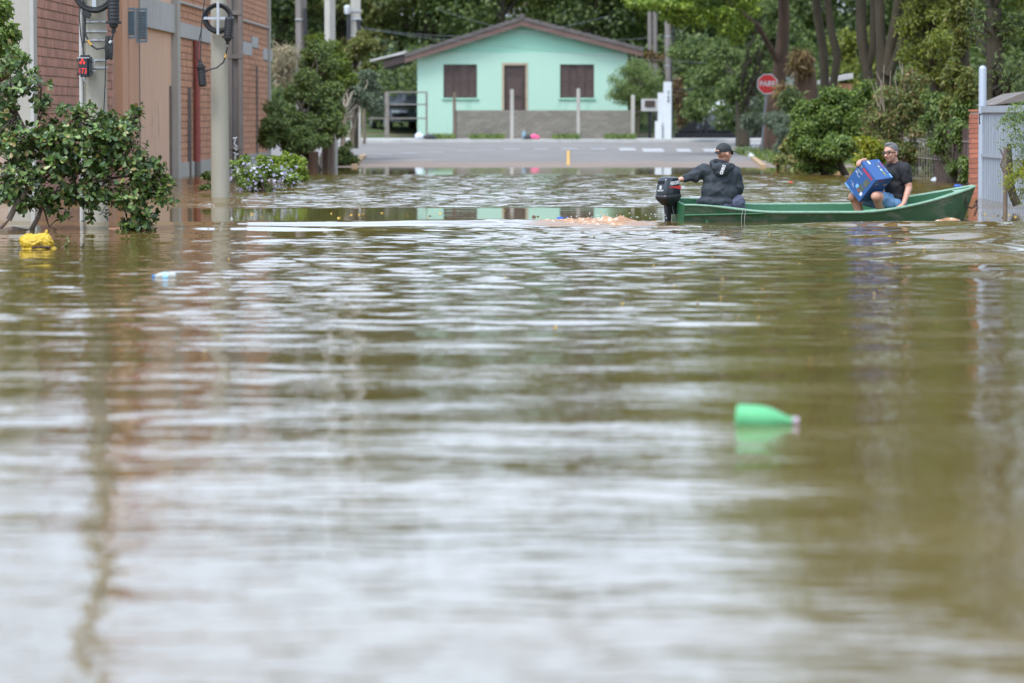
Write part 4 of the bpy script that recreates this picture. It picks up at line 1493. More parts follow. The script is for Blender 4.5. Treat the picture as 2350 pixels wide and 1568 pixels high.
g = np.random.default_rng(70)
base = lambda px, d: Vector((P(px, 300, d).x, d, max(-0.4, ground_z(d))))
plant('bush', 'large mid green bush hanging in front of the end of the brick wall', 'bush', base(690, 90),
      [stem(722, 398, 690, 250, 90, .14, .06, g), stem(735, 396, 640, 260, 90.4, .08, .04, g)],
      [E(665, 260, 90, 62, 66), E(730, 215, 91, 70, 68), E(680, 320, 89.5, 70, 45), E(762, 290, 90.5, 40, 50), E(630, 300, 89, 38, 40), E(735, 140, 92, 45, 50)],
      26000, 0.085, L_fresh, M_bark, 71, lumps=12, limbs=True)
plant('bush', 'bright green tree top behind the large bush, between two grey poles', 'bush', base(755, 100),
      [stem(760, 380, 755, 140, 100, .10, .05, g)], [E(745, 125, 100, 50, 45), E(770, 175, 99, 48, 55), E(722, 100, 101, 28, 24)], 9000, 0.085, L_bright, M_bark, 72, lumps=12)
plant('bush', 'rounded dark green bush left of the car port roof', 'bush', base(815, 110),
      [stem(815, 340, 815, 150, 110, .1, .05, g)], [E(815, 110, 110, 45, 42), E(836, 165, 111, 22, 28), E(790, 150, 110, 40, 40)], 8000, 0.09, L_olive, M_bark, 73, lumps=12)
plant('small_tree', 'grey green small tree on pale trunks left of the rail gate', 'tree', base(830, 106),
      [stem(782, 392, 792, 250, 104, .085, .06, g), stem(808, 340, 815, 240, 105, .06, .05, g), stem(836, 330, 838, 240, 107, .05, .04, g)],
      [E(835, 195, 106, 46, 30), E(822, 235, 105, 52, 34), E(855, 225, 107, 28, 38), E(800, 205, 105, 25, 30)], 5500, 0.10, L_grey, M_bark_pale, 74, lumps=10)
plant('bush', 'small dark bush at the water edge beside the orange kerb', 'bush', base(798, 97),
      [stem(800, 386, 800, 350, 97, .03, .02, g, 2)], [E(800, 357, 97, 24, 30), E(782, 370, 96.5, 14, 16)], 2200, 0.085, L_dark, M_bark, 75, lumps=8)
# dry fronds by the wall end
t = thing('dry_fronds', 'pale dry bare branches at the corner of the brick wall', 'plant', base(655, 108))
m = MB()
for k in range(26):
    x0, y0 = 640 + g.uniform(-10, 15), 190 + g.uniform(-10, 10)
    m.tube(bent(P(x0, y0, 108), P(x0 + g.uniform(-18, 55), g.uniform(85, 150), 108 + g.uniform(-.4, .4)), 3, 0.06, g), [0.03, 0.022, 0.015, 0.006], 4)
m.build('branch', M_bark_pale, t)
C, N = crown_points([E(655, 130, 108, 32, 30), E(650, 170, 108, 26, 25)], 700, g)
V, F = leaf_mesh_arrays(C, N, 0.25, 0.12, g, 0.6)
mk('blade', V, F, L_straw, t)

# fence posts standing in the water on the left
for px, y0, y1, d, w, mt, lb in [(718, 350, 398, 88, 0.13, M_bark_red, 'short dark trunk like post standing in the water under the big bush'), (752, 322, 393, 92, 0.17, M_brownpost, 'broad pale wooden post in the water beside the dark bush'),
                                 (769, 275, 393, 92.5, 0.06, M_conc_grey, 'thin grey stake next to the broad wooden post'), (742, 352, 390, 92, 0.1, M_white, 'short white post between the wooden posts')]:
    a, b_ = P(px, y1, d), P(px, y0, d)
    t = thing('fence_post', lb, 'post', (a.x, a.y, -0.3))
    mm = MB().tube([(a.x, d, -0.4), (a.x + .01, d, (a.z + b_.z) / 2), (b_.x + .02, d, b_.z)], [w, w * .93, w * .85], 8)
    mm.build('shaft', mt, t, smooth=True)
    MB().lathe([(w * .87, 0), (w * 0.8, 0.02), (w * .4, 0.03)], (b_.x + .02, d, b_.z - 0.005), (0, 0, 1), 8).build('top', mt, t)

# flowering shrub by the second pole
fb = plant('flowering_shrub', 'low shrub with lilac and white flowers at the foot of the second pole', 'shrub', Vector((P(600, 440, 64).x, 64, -0.1)),
           [stem(600, 445, 600, 410, 64, .03, .02, g, 2)], [E(560, 410, 64, 36, 32, .35), E(610, 405, 64.2, 50, 36, .4), E(655, 412, 64.5, 36, 26, .35), E(560, 378, 64.4, 26, 22, .3)], 4200, 0.06, L_mid, M_twig, 81, lumps=9)
C, N = crown_points([E(560, 405, 63.8, 38, 36, .38), E(610, 400, 64, 52, 40, .42), E(655, 410, 64.3, 36, 28, .35)], 230, g, 0.9)
V, F = leaf_mesh_arrays(C, N, 0.055, 0.95, g, 0, jitter=.4)
mk('blossom', V, F, L_flower, fb)
plant('bush', 'yellow green leafy bush behind the lilac flowers', 'bush', Vector((P(660, 430, 68).x, 68, -0.1)), [stem(665, 428, 660, 385, 68, .03, .02, g, 2)],
      [E(640, 380, 68, 48, 28, .4), E(685, 395, 68, 25, 28, .3), E(665, 365, 68.2, 22, 16, .3), E(612, 372, 68, 22, 16, .3)], 3600, 0.07, L_bright, M_twig, 82, lumps=8)
plant('waterside_plant', 'small green sprig in the water left of the second pole', 'plant', Vector((P(472, 420, 63).x, 63, -0.1)), [stem(475, 432, 472, 405, 63, .015, .01, g, 2)],
      [E(473, 404, 63, 12, 12, .1), E(470, 428, 62.5, 14, 5, .1)], 300, 0.06, L_dark, M_twig, 83, lumps=5)

# round tree in front of the right corner of the house
plant('round_tree', 'round fine leaved green tree in front of the house corner', 'tree', Vector((P(1452, 300, 137).x, 137, ground_z(137))),
      [stem(1450, 325, 1452, 215, 137, .06, .05, g), stem(1462, 325, 1470, 215, 137.3, .05, .04, g)],
      [E(1455, 190, 137, 64, 52, .85), E(1425, 205, 136.6, 36, 34, .5), E(1495, 200, 137, 36, 40, .5), E(1450, 155, 137, 36, 24, .5), E(1470, 235, 137, 40, 22, .5)], 14000, 0.085, L_fresh, M_brownpost, 84, lumps=16, aspect=0.28, droop=0.5)
plant('hanging_plant', 'rusty leaved climber right of the white pillar', 'plant', Vector((P(1560, 320, 139).x, 139, ground_z(139))), [stem(1555, 320, 1555, 180, 139, .03, .02, g)],
      [E(1556, 205, 139, 12, 50, .25), E(1566, 250, 139, 14, 40, .25), E(1500, 130, 141, 22, 12, .3)], 1500, 0.13, L_rosy, M_twig, 85, lumps=10, droop=0.9)

# right hand trees
plant('leafy_tree', 'spreading tree with bright yellow green leaves hanging over the road beside the stop sign', 'tree', Vector((P(1768, 350, 116).x, 116, ground_z(116))),
      [([P(1766, 362, 116), P(1770, 330, 116), P(1776, 250, 116), P(1792, 150, 116), P(1800, 40, 116), P(1790, -120, 116)], [.46, .32, .26, .22, .18, .14]),
       ([P(1790, 150, 116), P(1740, 60, 115), P(1640, -20, 112), P(1540, -40, 110)], [.10, .08, .055, .03])],
      [E(1470, 5, 109, 55, 14), E(1560, 20, 110, 70, 36), E(1640, 45, 110, 50, 42), E(1690, 60, 112, 34, 34), E(1560, -60, 111, 160, 60), E(1700, -10, 112, 70, 50), E(1750, -80, 114, 120, 80)],
      22000, 0.12, L_bright, M_bark_red, 90, lumps=16, droop=1.0, limbs=False, small=(0.2, 0.4))
plant('dark_tree', 'dense dark tree behind the stop sign', 'tree', Vector((P(1700, 330, 124).x, 124, ground_z(124))), [stem(1705, 335, 1700, 150, 124, .25, .15, g)],
      [E(1640, 150, 126, 70, 60), E(1700, 200, 124, 60, 70), E(1760, 140, 124, 60, 70), E(1600, 230, 132, 55, 50), E(1670, 270, 128, 50, 40), E(1830, 110, 124, 60, 70), E(1580, 120, 133, 55, 50), E(1770, 105, 119, 44, 60), E(1790, 30, 118, 50, 50)], 24000, 0.115, L_dark, M_bark, 91, lumps=12)
plant('hanging_bush', 'drooping grey green vines round the foot of the thick trunk', 'bush', Vector((P(1790, 360, 108).x, 108, ground_z(108))), [stem(1800, 365, 1795, 300, 108, .05, .03, g, 3)],
      [E(1790, 270, 108, 34, 30), E(1800, 320, 107, 34, 36), E(1730, 270, 117, 22, 40)], 4200, 0.16, L_grey, M_bark, 92, lumps=10, aspect=0.2, droop=1.8)
plant('palm', 'palm with a thick brown skirt of dead fronds', 'tree', Vector((P(1850, 340, 112).x, 112, ground_z(112))), [([P(1856, 350, 112), P(1852, 240, 112), P(1845, 130, 112)], [.36, .36, .30])],
      [E(1835, 140, 111.6, 26, 26), E(1800, 215, 110, 26, 24)], 2200, 0.28, L_rosy, M_bark_red, 93, lumps=8, aspect=0.12, droop=1.6, limbs=False)
mk('ivy', *leaf_mesh_arrays(*crown_points([E(1815, 230, 109, 28, 26)], 500, g), 0.2, 0.3, g, 0.5), L_dark, [o for o in SC.objects if o.name == 'palm'][0])


def bole(name, label, px_list, d, rr, masses, n, leaf, seed, size=0.17, cat='tree', lumps=14, extra=()):
    st = [([P(a, b_, d) for a, b_ in px_list], rr)] + list(extra)
    q = P(px_list[0][0], 0, d)
    return plant(name, label, cat, Vector((q.x, d, ground_z(d))), st, masses, n, size, leaf, M_bark, seed, lumps=lumps, limbs=False, droop=0.8)


bole('tall_tree', 'tall tree with two thin leaning trunks right of the palm', [(1902, 400), (1897, 280), (1890, 120), (1876, 30), (1868, -80), (1868, -300)], 98, [.14, .12, .12, .11, .10, .08],
     [(P(1890, 0, 98).x, 98, 9.5, 3.6, 3, 3.6), (P(1800, 0, 98).x, 97, 7.5, 2.4, 2.5, 2), (P(1960, 0, 98).x, 100, 11.5, 3, 3, 2.6)], 9000, L_mid, 95,
     extra=[([P(1902, 300, 98), P(1912, 195, 97.6), P(1922, 130, 97.6), P(1908, 70, 97.6), P(1895, -30, 97.6), P(1890, -250, 97.6)], [.11, .10, .11, .10, .09, .08])])
bole('tall_tree', 'tall tree with a dark straight trunk between the forked trunks', [(2005, 420), (2003, 280), (1992, 170), (1978, 90), (1976, 0), (1970, -260)], 94, [.15, .14, .13, .14, .13, .1],
     [(P(1990, 0, 94).x, 95, 10.5, 3.4, 3, 3.8), (P(2080, 0, 94).x, 94, 8.0, 2.5, 2.5, 2)], 8000, L_olive, 96,
     extra=[([P(1992, 165, 94), P(2004, 110, 93.8), P(2005, 20, 93.8), P(1997, -200, 93.8)], [.09, .09, .09, .08])])
bole('tall_tree', 'tall dark tree whose trunk forks low beside the feathery tree', [(2033, 420), (2032, 260), (2030, 180), (2022, 90), (2018, 0), (2014, -260)], 90, [.21, .20, .20, .12, .11, .09],
     [(P(2060, 0, 90).x, 91, 11.0, 3.6, 3, 4), (P(2200, 0, 90).x, 88, 10, 3.4, 3, 3.4)], 10000, L_dark, 97,
     extra=[([P(2036, 170, 89.8), P(2044, 110, 89.8), P(2058, 30, 89.8), P(2070, -60, 89.8), P(2080, -260, 89.8)], [.14, .13, .11, .1, .08]), ([P(2040, 175, 89.6), P(2075, 80, 89.6), P(2092, -20, 89.6), P(2110, -200, 89.6)], [.09, .085, .07, .06])])
plant('shrub', 'pale grassy bank of shrubs behind the tall trunks', 'shrub', Vector((P(1950, 200, 122).x, 122, 0.3)), [stem(1950, 300, 1950, 200, 122, .05, .03, g)],
      [E(1950, 110, 122, 55, 50), E(1940, 170, 121, 40, 34), E(2010, 130, 122, 40, 60)], 5000, 0.13, L_feather, M_bark, 98, lumps=12)
plant('feathery_tree', 'feathery yellow green tree above the rust tipped shrub', 'tree', Vector((P(2130, 300, 88).x, 88, -0.3)), [stem(2150, 420, 2140, 60, 88, .12, .08, g), stem(2140, 200, 2200, 70, 88, .05, .02, g)],
      [E(2130, 40, 88, 70, 50), E(2170, 90, 87, 55, 50), E(2100, 130, 88, 44, 50), E(2190, 20, 88, 50, 40), E(2090, 60, 88, 36, 44), E(2160, 170, 88, 60, 40), E(2130, 230, 89, 60, 40), E(2120, -60, 88, 90, 60)], 14000, 0.12, L_feather, M_bark, 99, lumps=16, aspect=0.25, droop=0.6)
plant('evergreen_tree', 'tall dark green tree behind the grey metal gate', 'tree', Vector((P(2285, 300, 68).x, 68, -0.3)), [stem(2290, 460, 2280, 20, 68, .2, .14, g), stem(2276, 260, 2272, -40, 68.5, .05, .05, g)],
      [E(2275, 60, 68, 70, 70), E(2320, 160, 67, 55, 60), E(2270, 180, 68, 45, 55), E(2345, 60, 68, 60, 70), E(2240, 30, 69, 40, 60), E(2290, -60, 68, 100, 80), (P(2300, 0, 68).x, 69, 6.5, 2.4, 2.2, 2.4), (P(2350, 0, 68).x, 66, 8.5, 2.6, 2.2, 2.4)], 22000, 0.09, L_dark, M_bark, 100, lumps=16, aspect=0.32)
plant('evergreen_tree', 'tree with mottled olive leaves left of the grey gate post', 'tree', Vector((P(2215, 300, 73).x, 73, -0.3)), [stem(2215, 440, 2212, 60, 73, .12, .08, g)],
      [E(2215, 90, 73, 36, 60), E(2200, 170, 73, 34, 44), E(2225, 200, 72, 26, 40), E(2210, 20, 73, 40, 50), E(2190, 260, 74, 36, 40)], 7000, 0.10, L_olive, M_bark, 101, lumps=14, aspect=0.4)
plant('bush', 'large dense dark green bush at the water edge behind the boat', 'bush', Vector((P(1880, 405, 83).x, 83, -0.2)), [stem(1890, 412, 1885, 320, 83, .10, .06, g, 3), stem(1945, 412, 1915, 320, 82.5, .09, .05, g, 3)],
      [E(1870, 260, 83, 62, 60), E(1925, 250, 83.5, 60, 60), E(1850, 330, 83, 44, 40), E(1905, 340, 82.5, 60, 44), E(1870, 375, 83, 46, 26), E(1960, 300, 83, 40, 50), E(1990, 230, 84, 40, 44)], 24000, 0.09, L_mid, M_bark, 102, lumps=12)
plant('bush', 'low brownish bush left of the dense bush, over the water edge', 'bush', Vector((P(1825, 380, 92).x, 92, -0.2)), [stem(1825, 392, 1825, 340, 92, .03, .02, g, 2)],
      [E(1822, 330, 92, 28, 36), E(1835, 370, 91, 26, 22), E(1790, 372, 93, 16, 12)], 2400, 0.12, L_orange, M_bark, 103, lumps=9)
rs_ = plant('shrub', 'open shrub with rust coloured leaf tips and pale branches', 'shrub', Vector((P(2065, 400, 79).x, 79, -0.2)),
            [([P(2042, 420, 79), P(2048, 385, 79), P(2066, 330, 79), P(2072, 300, 79), P(2082, 225, 79)], [.05, .045, .04, .03, .015]), ([P(2050, 380, 79.2), P(2040, 330, 79), P(2025, 300, 79), P(2000, 260, 79)], [.04, .035, .025, .012]),
             ([P(2052, 390, 78.8), P(2075, 360, 78.8), P(2100, 330, 78.8)], [.03, .022, .012])],
            [E(2040, 240, 79, 54, 46), E(2085, 200, 79, 40, 50), E(2000, 290, 79, 40, 40), E(2060, 310, 79, 60, 44), E(2115, 270, 79, 44, 50), E(2090, 350, 79, 50, 32), E(2020, 340, 78.5, 40, 30)], 9000, 0.085, L_orange, M_bark_pale, 104, lumps=14, inner=0.3, aspect=0.4, limbs=False)
m = MB()
for k in range(14):
    a = (2070 + g.uniform(-60, 60), 200 + g.uniform(-20, 40))
    m.tube(bent(P(a[0], a[1] + 60, 79), P(a[0] + g.uniform(-25, 25), 140 + g.uniform(0, 50), 79), 3, .03, g), [.012, .01, .008, .005], 5)
m.build('twig', M_bark_pale, rs_)['kind'] = 'stuff'
plant('bush', 'bright yellow green sprays hanging just behind the seated man in black', 'bush', Vector((P(1995, 400, 77).x, 77, -0.2)), [stem(2000, 415, 1995, 360, 77, .02, .01, g, 2)],
      [E(2000, 345, 77, 30, 20), E(1985, 365, 77, 22, 22), E(2035, 355, 77, 22, 20), E(1985, 325, 77, 22, 10)], 1700, 0.10, L_yellow, M_bark, 105, lumps=8, droop=0.8)
plant('bush', 'mid green creeper covering the fence between the iron bars and the brick pillar', 'bush', Vector((P(2190, 400, 72).x, 72, -0.2)), [stem(2190, 420, 2190, 340, 72, .04, .02, g, 3)],
      [E(2165, 330, 73, 30, 44), E(2205, 310, 71.5, 26, 50), E(2140, 290, 75, 26, 44), E(2215, 385, 70, 20, 26), E(2190, 380, 72, 22, 24), E(2205, 245, 72, 24, 34), E(2150, 230, 76, 30, 40)], 7000, 0.10, L_mid, M_bark, 106, lumps=10, aspect=0.35, droop=1.2)
for x_, d_, z_, r_, lb, sd2, lf in [(11.5, 60, 7.5, 3.4, 'tree crown reaching in from the right behind the gate', 110, L_olive)]:
    plant('tall_tree', lb, 'tree', Vector((x_, d_, -0.5)), [([Vector((x_, d_, -0.5)), Vector((x_ - .2, d_, 3)), Vector((x_, d_, 7))], [.25, .2, .12])], [(x_, d_, z_, r_, r_, r_ * 1.1), (x_ - 1.5, d_ + 2, z_ + 2, r_ * .8, r_, r_ * .8)], 8000, 0.16, lf, M_bark, sd2, lumps=18)
# left dark tree behind the near shrub
plant('bush', 'dark leafy branch hanging in front of the grey pillar at the left edge', 'bush', Vector((P(10, 300, 50).x, 50, -0.4)), [stem(-30, 520, 0, 80, 50, .07, .04, g)],
      [E(15, 90, 50, 36, 50, .4), E(35, 130, 49.5, 26, 24, .3), E(0, 160, 50, 34, 30, .3), E(5, 30, 50, 24, 40, .3)], 2600, 0.075, L_mid, M_twig, 111, lumps=10, aspect=.5)

# ------------------------------------------------------------------ the near shrub, in focus
frg = np.random.default_rng(31)
FD = 41.5
fs = thing('leafy_shrub', 'glossy round leaved shrub leaning over the water in front of the pole', 'shrub', Vector((P(-30, 560, FD).x, FD, -0.3)))
m = MB()
brs = [[(-40, 548), (30, 528), (70, 532), (88, 498), (98, 470)], [(20, 505), (40, 465), (62, 437), (98, 415), (140, 380)], [(-20, 545), (20, 505)], [(62, 437), (55, 380), (75, 330), (90, 250)],
       [(140, 380), (190, 350), (240, 345), (300, 330)], [(140, 390), (170, 405), (178, 398), (192, 405)], [(98, 470), (130, 440), (200, 420), (250, 410), (280, 430), (305, 480)],
       [(240, 345), (270, 300), (300, 285)], [(140, 380), (160, 320), (180, 280)], [(250, 410), (330, 400), (370, 410)], [(305, 480), (300, 520)], [(75, 330), (40, 260), (20, 200), (30, 140)], [(98, 470), (112, 520)], [(90, 250), (95, 200), (105, 185)]]
for i, b_ in enumerate(brs):
    pts = [P(a[0], a[1], FD + frg.uniform(-.2, .2)) for a in b_]
    r0 = 0.048 if i in (0,) else (0.034 if i in (1, 2) else 0.016)
    m.tube(pts, list(np.linspace(r0, r0 * 0.35, len(pts))), 8)
m.build('branch', M_twig, fs, smooth=True)
masses = [(40, 330, 60), (110, 310, 50), (170, 300, 42), (225, 290, 45), (285, 300, 40), (50, 400, 60), (140, 370, 55), (215, 370, 55), (290, 360, 50), (340, 400, 42), (365, 450, 30), (300, 450, 50), (330, 500, 34), (290, 520, 22),
          (220, 440, 42), (160, 440, 32), (110, 450, 26), (60, 465, 26), (15, 440, 32), (15, 250, 30), (60, 190, 36), (25, 150, 26), (10, 210, 30), (0, 300, 40), (95, 235, 22), (310, 260, 16), (180, 262, 20), (130, 330, 40), (250, 320, 40), (150, 500, 14), (5, 555, 10), (165, 540, 8), (330, 345, 11), (272, 262, 10), (350, 372, 12), (386, 418, 11), (399, 456, 9), (345, 530, 11), (310, 546, 9), (203, 240, 12), (140, 252, 12), (116, 190, 10), (24, 108, 12), (205, 498, 10), (240, 492, 12), (122, 482, 11), (320, 235, 8), (60, 140, 10)]
tips, tn = crown_points([E(a, b_, FD, r, r * 0.92, 0.42 * min(1, r / 40)) for a, b_, r in masses], 2100, frg, 0.2)


def obovate():
    V = np.array([[0, 0, 0], [0.55, 0, -0.05], [1.0, 0, 0.02], [0.42, 0.20, 0.03], [0.80, 0.27, 0.06], [0.42, -0.20, 0.03], [0.80, -0.27, 0.06]], float)
    F = [(0, 1, 3), (1, 4, 3), (1, 2, 4), (0, 5, 1), (1, 5, 6), (1, 6, 2)]
    return V, np.array(F)


OV, OF = obovate()
allV, allF, infos = [], [], []
for c_, n_ in zip(tips, tn):
    ax = unit(n_ + np.array([0, 0, -0.15]) + frg.normal(0, .35, 3))
    k = frg.integers(4, 8)
    for j in range(k):
        r_ = frg.normal(0, 1, 3)
        perp = unit(r_ - ax * (r_ @ ax))
        T = unit(ax * frg.uniform(0.1, 0.9) + perp + np.array([0, 0, -0.25]))
        Nn = ax + np.array([0, -0.25, 0.5]) + frg.normal(0, .3, 3)
        Nn = unit(Nn - T * (Nn @ T))
        B = np.cross(Nn, T)
        L = 0.074 * frg.uniform(0.6, 1.25)
        pos = c_ + ax * frg.uniform(-.05, .01)
        infos.append((pos, T, B, Nn, L))
infos.sort(key=lambda q: q[0][1])
lme = []
m_l1, t_, b_1 = _nodes('leaf_glossy_single')
oi = t_.nodes.new('ShaderNodeObjectInfo')
rp = ramp(t_, [(0.0, (0.022, 0.056, 0.014)), (0.45, (0.082, 0.150, 0.026)), (0.86, (0.180, 0.255, 0.056)), (0.97, (0.24, 0.16, 0.055))])
t_.links.new(oi.outputs['Random'], rp.inputs['Fac'])
t_.links.new(rp.outputs['Color'], b_1.inputs['Base Color'])
b_1.inputs['Roughness'].default_value = 0.36
base_leaf = np_mesh('leaf', OV, OF, m_l1, True)
for q in infos[:300]:
    pos, T, B, Nn, L = q
    o = bpy.data.objects.new('leaf', base_leaf)
    COL.objects.link(o)
    o.parent = fs
    M4 = Matrix(((T[0], B[0], Nn[0], 0), (T[1], B[1], Nn[1], 0), (T[2], B[2], Nn[2], 0), (0, 0, 0, 1)))
    o.matrix_basis = Matrix.Translation(Vector(pos) - WL[fs]) @ M4 @ Matrix.Scale(L, 4)
for q in infos[300:]:
    pos, T, B, Nn, L = q
    allV.append(pos + L * (OV[:, :1] * T + OV[:, 1:2] * B + OV[:, 2:] * Nn))
nl = len(allV)
V = np.concatenate(allV)
F = np.concatenate([OF + 7 * k for k in range(nl)])
o = mk('foliage', V, F, L_fore, fs)
o['kind'] = 'stuff'
m = MB()
for c_ in tips[::3]:
    e = min(((P(a[0], a[1], FD) - Vector(c_)).length, a) for b_ in brs for a in b_)
    p = P(e[1][0], e[1][1], FD)
    m.tube(bent(p, c_, 2, 0.02, frg), [0.007, 0.005, 0.003], 4, caps=False)
m.build('twig', M_twig, fs)['kind'] = 'stuff'
# ------------------------------------------------------------------ right foreground: gate, brick pier, iron bars, stump
def XR(d):
    return 6.75 + 0.0094 * d


gd0, gd1 = 59.0, 51.5
gg = thing('metal_gate', 'tall grey blue sheet metal gate standing in the flood at the right edge', 'gate', (XR(gd0), gd0, -0.4), math.atan2(gd1 - gd0, XR(gd1) - XR(gd0)))
gl = math.hypot(gd1 - gd0, XR(gd1) - XR(gd0))
gtop = P(2290, 243, 57).z + 0.4
MB().bx(0.10, gl, 0.01, 0.03, 0, gtop).build('sheet', M_gate, gg, local=True)
ribn = 24
for k in range(ribn):
    x = 0.18 + (gl - 0.25) * k / ribn
    MB().bx(x, x + 0.10, -0.02, 0.009, 0.05, gtop - 0.13).build('panel', M_gate, gg, local=True, bevel=0.008)
MB().bx(0.10, gl, -0.035, 0.04, gtop - 0.10, gtop).build('top_rail', M_gate, gg, local=True)
MB().bx(0.10, gl, -0.03, -0.021, 1.05, 1.10).build('mid_rail', M_gate, gg, local=True)
ptop = P(2255, 152, gd0).z + 0.4
MB().lathe([(0.062, -0.4), (0.062, ptop - 0.05), (0.055, ptop - 0.02), (0.035, ptop), (0.01, ptop + 0.008)], (0.03, 0, 0), (0, 0, 1), 14).build('post', M_gate, gg, local=True, smooth=True)
MB().tube([(0.3, -0.05, 1.7), (0.34, -0.08, 1.72), (0.36, -0.08, 1.55)], 0.01, 6).build('handle', M_iron, gg, local=True)
# little roof behind the gate
rfz = P(2330, 215, 63)
ro = thing('tin_roof', 'grey roof edge showing above the metal gate', 'roof', (rfz.x, rfz.y, rfz.z - .5))
MB().prism([P(2282, 241, 63), P(2420, 225, 63), P(2420, 205, 63), P(2345, 214, 63)], (0, 2.5, 0)).build('slope', M_conc_dark, ro)

# brick pier
bd = 59.6
bxa, bxb = P(2229, 300, bd).x, P(2249, 300, bd).x - 0.004
bp = thing('brick_pier', 'narrow orange red brick pier left of the grey gate', 'pillar', ((bxa + bxb) / 2, bd, -0.4))
bt = P(2240, 256, bd).z
MB().bx(bxa + 0.012, bxb - 0.008, bd + 0.012, bd + 0.28, -0.5, bt - 0.01).build('mortar_core', M_mortar, bp)
nbk = int((bt + 0.4) / 0.078)
bm_l = MB().box((0, 0, 0), (0.010, 0.30, 0.066))
wpier = bxb - bxa
pm = MB().box((0, 0, 0), (wpier, 0.10, 0.066))
pme = np_mesh('brick', pm.v, pm.f, M_brick_orange)
M_brick_pier = surf('brick_pier_red', (0.42, 0.145, 0.085), (0.31, 0.105, 0.065), 9, 0.85, bump=0.004, bscale=60, perobj=0.2)
pme.materials.clear(); pme.materials.append(M_brick_pier)
for k in range(nbk):
    for j in range(3):
        o = bpy.data.objects.new('brick', pme)
        COL.objects.link(o)
        o.parent = bp
        o.location = Vector(((bxa + bxb) / 2 + random.uniform(-.003, .003), bd + 0.05 + 0.105 * j, -0.4 + 0.078 * (k + 0.5))) - WL[bp]
MB().bx(bxa - 0.01, bxb + 0.003, bd - 0.01, bd + 0.31, bt, bt + 0.03).build('cap', M_brick_pier, bp)

# iron bar fence half hidden by creepers
ifn = thing('bar_fence', 'rusty fence of thin upright bars standing in the water behind the seated man', 'fence', P(2120, 405, 78))
a, b_ = P(2064, 408, 82), P(2228, 405, 70)
a.z = b_.z = -0.3
n = 26
for k in range(n + 1):
    q = a.lerp(b_, k / n)
    zt = P(2120, 318, q.y).z
    MB().bx(q.x - 0.009, q.x + 0.009, q.y - 0.009, q.y + 0.009, -0.4, zt).build('bar', M_fencegrey, ifn)
for zz in (0.42, 1.15 - 0.35):
    MB().tube([(a.x, a.y, zz), (b_.x, b_.y, zz)], 0.018, 5).build('rail', M_fencegrey, ifn)
q0, q1 = a.lerp(b_, 0.53), a.lerp(b_, 1.0)
for k in range(8):
    u, v = q0.lerp(q1, k / 8), q0.lerp(q1, (k + 0.92) / 8)
    MB().prism([(u.x, u.y + .05, -0.4), (v.x, v.y + .05, -0.4), (v.x, v.y + .05, 1.05), (u.x, u.y + .05, 1.05)], (0.01, 0.02, 0)).build('sheet', M_rust, ifn)
plant('bush', 'dark shaded bushes behind the thin iron bars', 'bush', Vector((P(2130, 400, 85).x, 85, -0.4)), [([P(2120, 420, 85), P(2125, 330, 85)], [.05, .03])],
      [E(2080, 370, 86, 40, 44), E(2130, 365, 84, 40, 46), E(2180, 360, 81, 40, 46), E(2220, 350, 79, 36, 50)], 9000, 0.11, L_dark, M_bark, 130, lumps=12, limbs=False)

# wooden post and stump at the right edge
sd3 = 52.0
st = thing('wooden_post', 'grey brown wooden post standing in the water before the metal gate', 'post', P(2308, 480, sd3).xy.to_3d())
MB().tube([P(2307, 520, sd3), P(2307, 400, sd3), P(2308, 338, sd3)], [.031, .029, .028], 8).build('shaft', M_brownpost, st, smooth=True)
m = MB()
m.tube([P(2303, 395, sd3 - .02), P(2297, 378, sd3 - .03), P(2303, 360, sd3), P(2297, 346, sd3), P(2294, 342, sd3)], [.012, .014, .012, .01, .006], 6)
m.build('vine', M_twig, st, smooth=True)
sk = thing('tree_stump', 'dark bare forked tree stem leaning over the water at the right edge', 'tree', P(2330, 470, 51.5).xy.to_3d())
MB().tube([P(2335, 470, 51.5), P(2325, 450, 51.5), P(2319, 425, 51.5), P(2318, 400, 51.5), P(2316, 330, 51.5)], [.062, .058, .055, .045, .03], 9).build('trunk', M_bark, sk, smooth=True)
MB().tube([P(2322, 412, 51.45), P(2334, 400, 51.45), P(2348, 386, 51.45), P(2362, 360, 51.45)], [.03, .03, .027, .02], 8).build('limb', M_bark, sk, smooth=True)
ftree = thing('feathery_branch', 'fine leaved green branch with yellow tips hanging at the right edge', 'branch', Vector((P(2365, 380, 50.5).x, 50.5, 0.4)))
fr = np.random.default_rng(61)
MB().tube([P(2400, 470, 50.5), P(2380, 380, 50.5), P(2368, 300, 50.5), P(2340, 262, 50.5)], [.03, .025, .016, .006], 7).build('stem', M_twig, ftree, smooth=True)


def fronds(name, specs, mat, par, leaf_len=0.05, per=46):
    VV, CC, NN = [], [], []
    for (x0, y0, x1, y1, dd) in specs:
        a, b2 = P(x0, y0, dd), P(x1, y1, dd + fr.uniform(-.15, .15))
        for k in range(per):
            f = k / per
            q = a.lerp(b2, f)
            q.z -= 0.05 * f * f * 2 - 0.06 * math.sin(f * math.pi)
            side = 1 if k % 2 else -1
            CC.append(q + Vector((0, side * 0.02, 0.0)) + Vector(fr.normal(0, .012, 3)))
            NN.append((0, -0.2, 1))
    C = np.array([tuple(c) for c in CC]); N = np.array(NN, float)
    V, F = leaf_mesh_arrays(C, N, leaf_len, 0.28, fr, 0.9, jitter=0.45)
    return mk(name, V, F, mat, par)


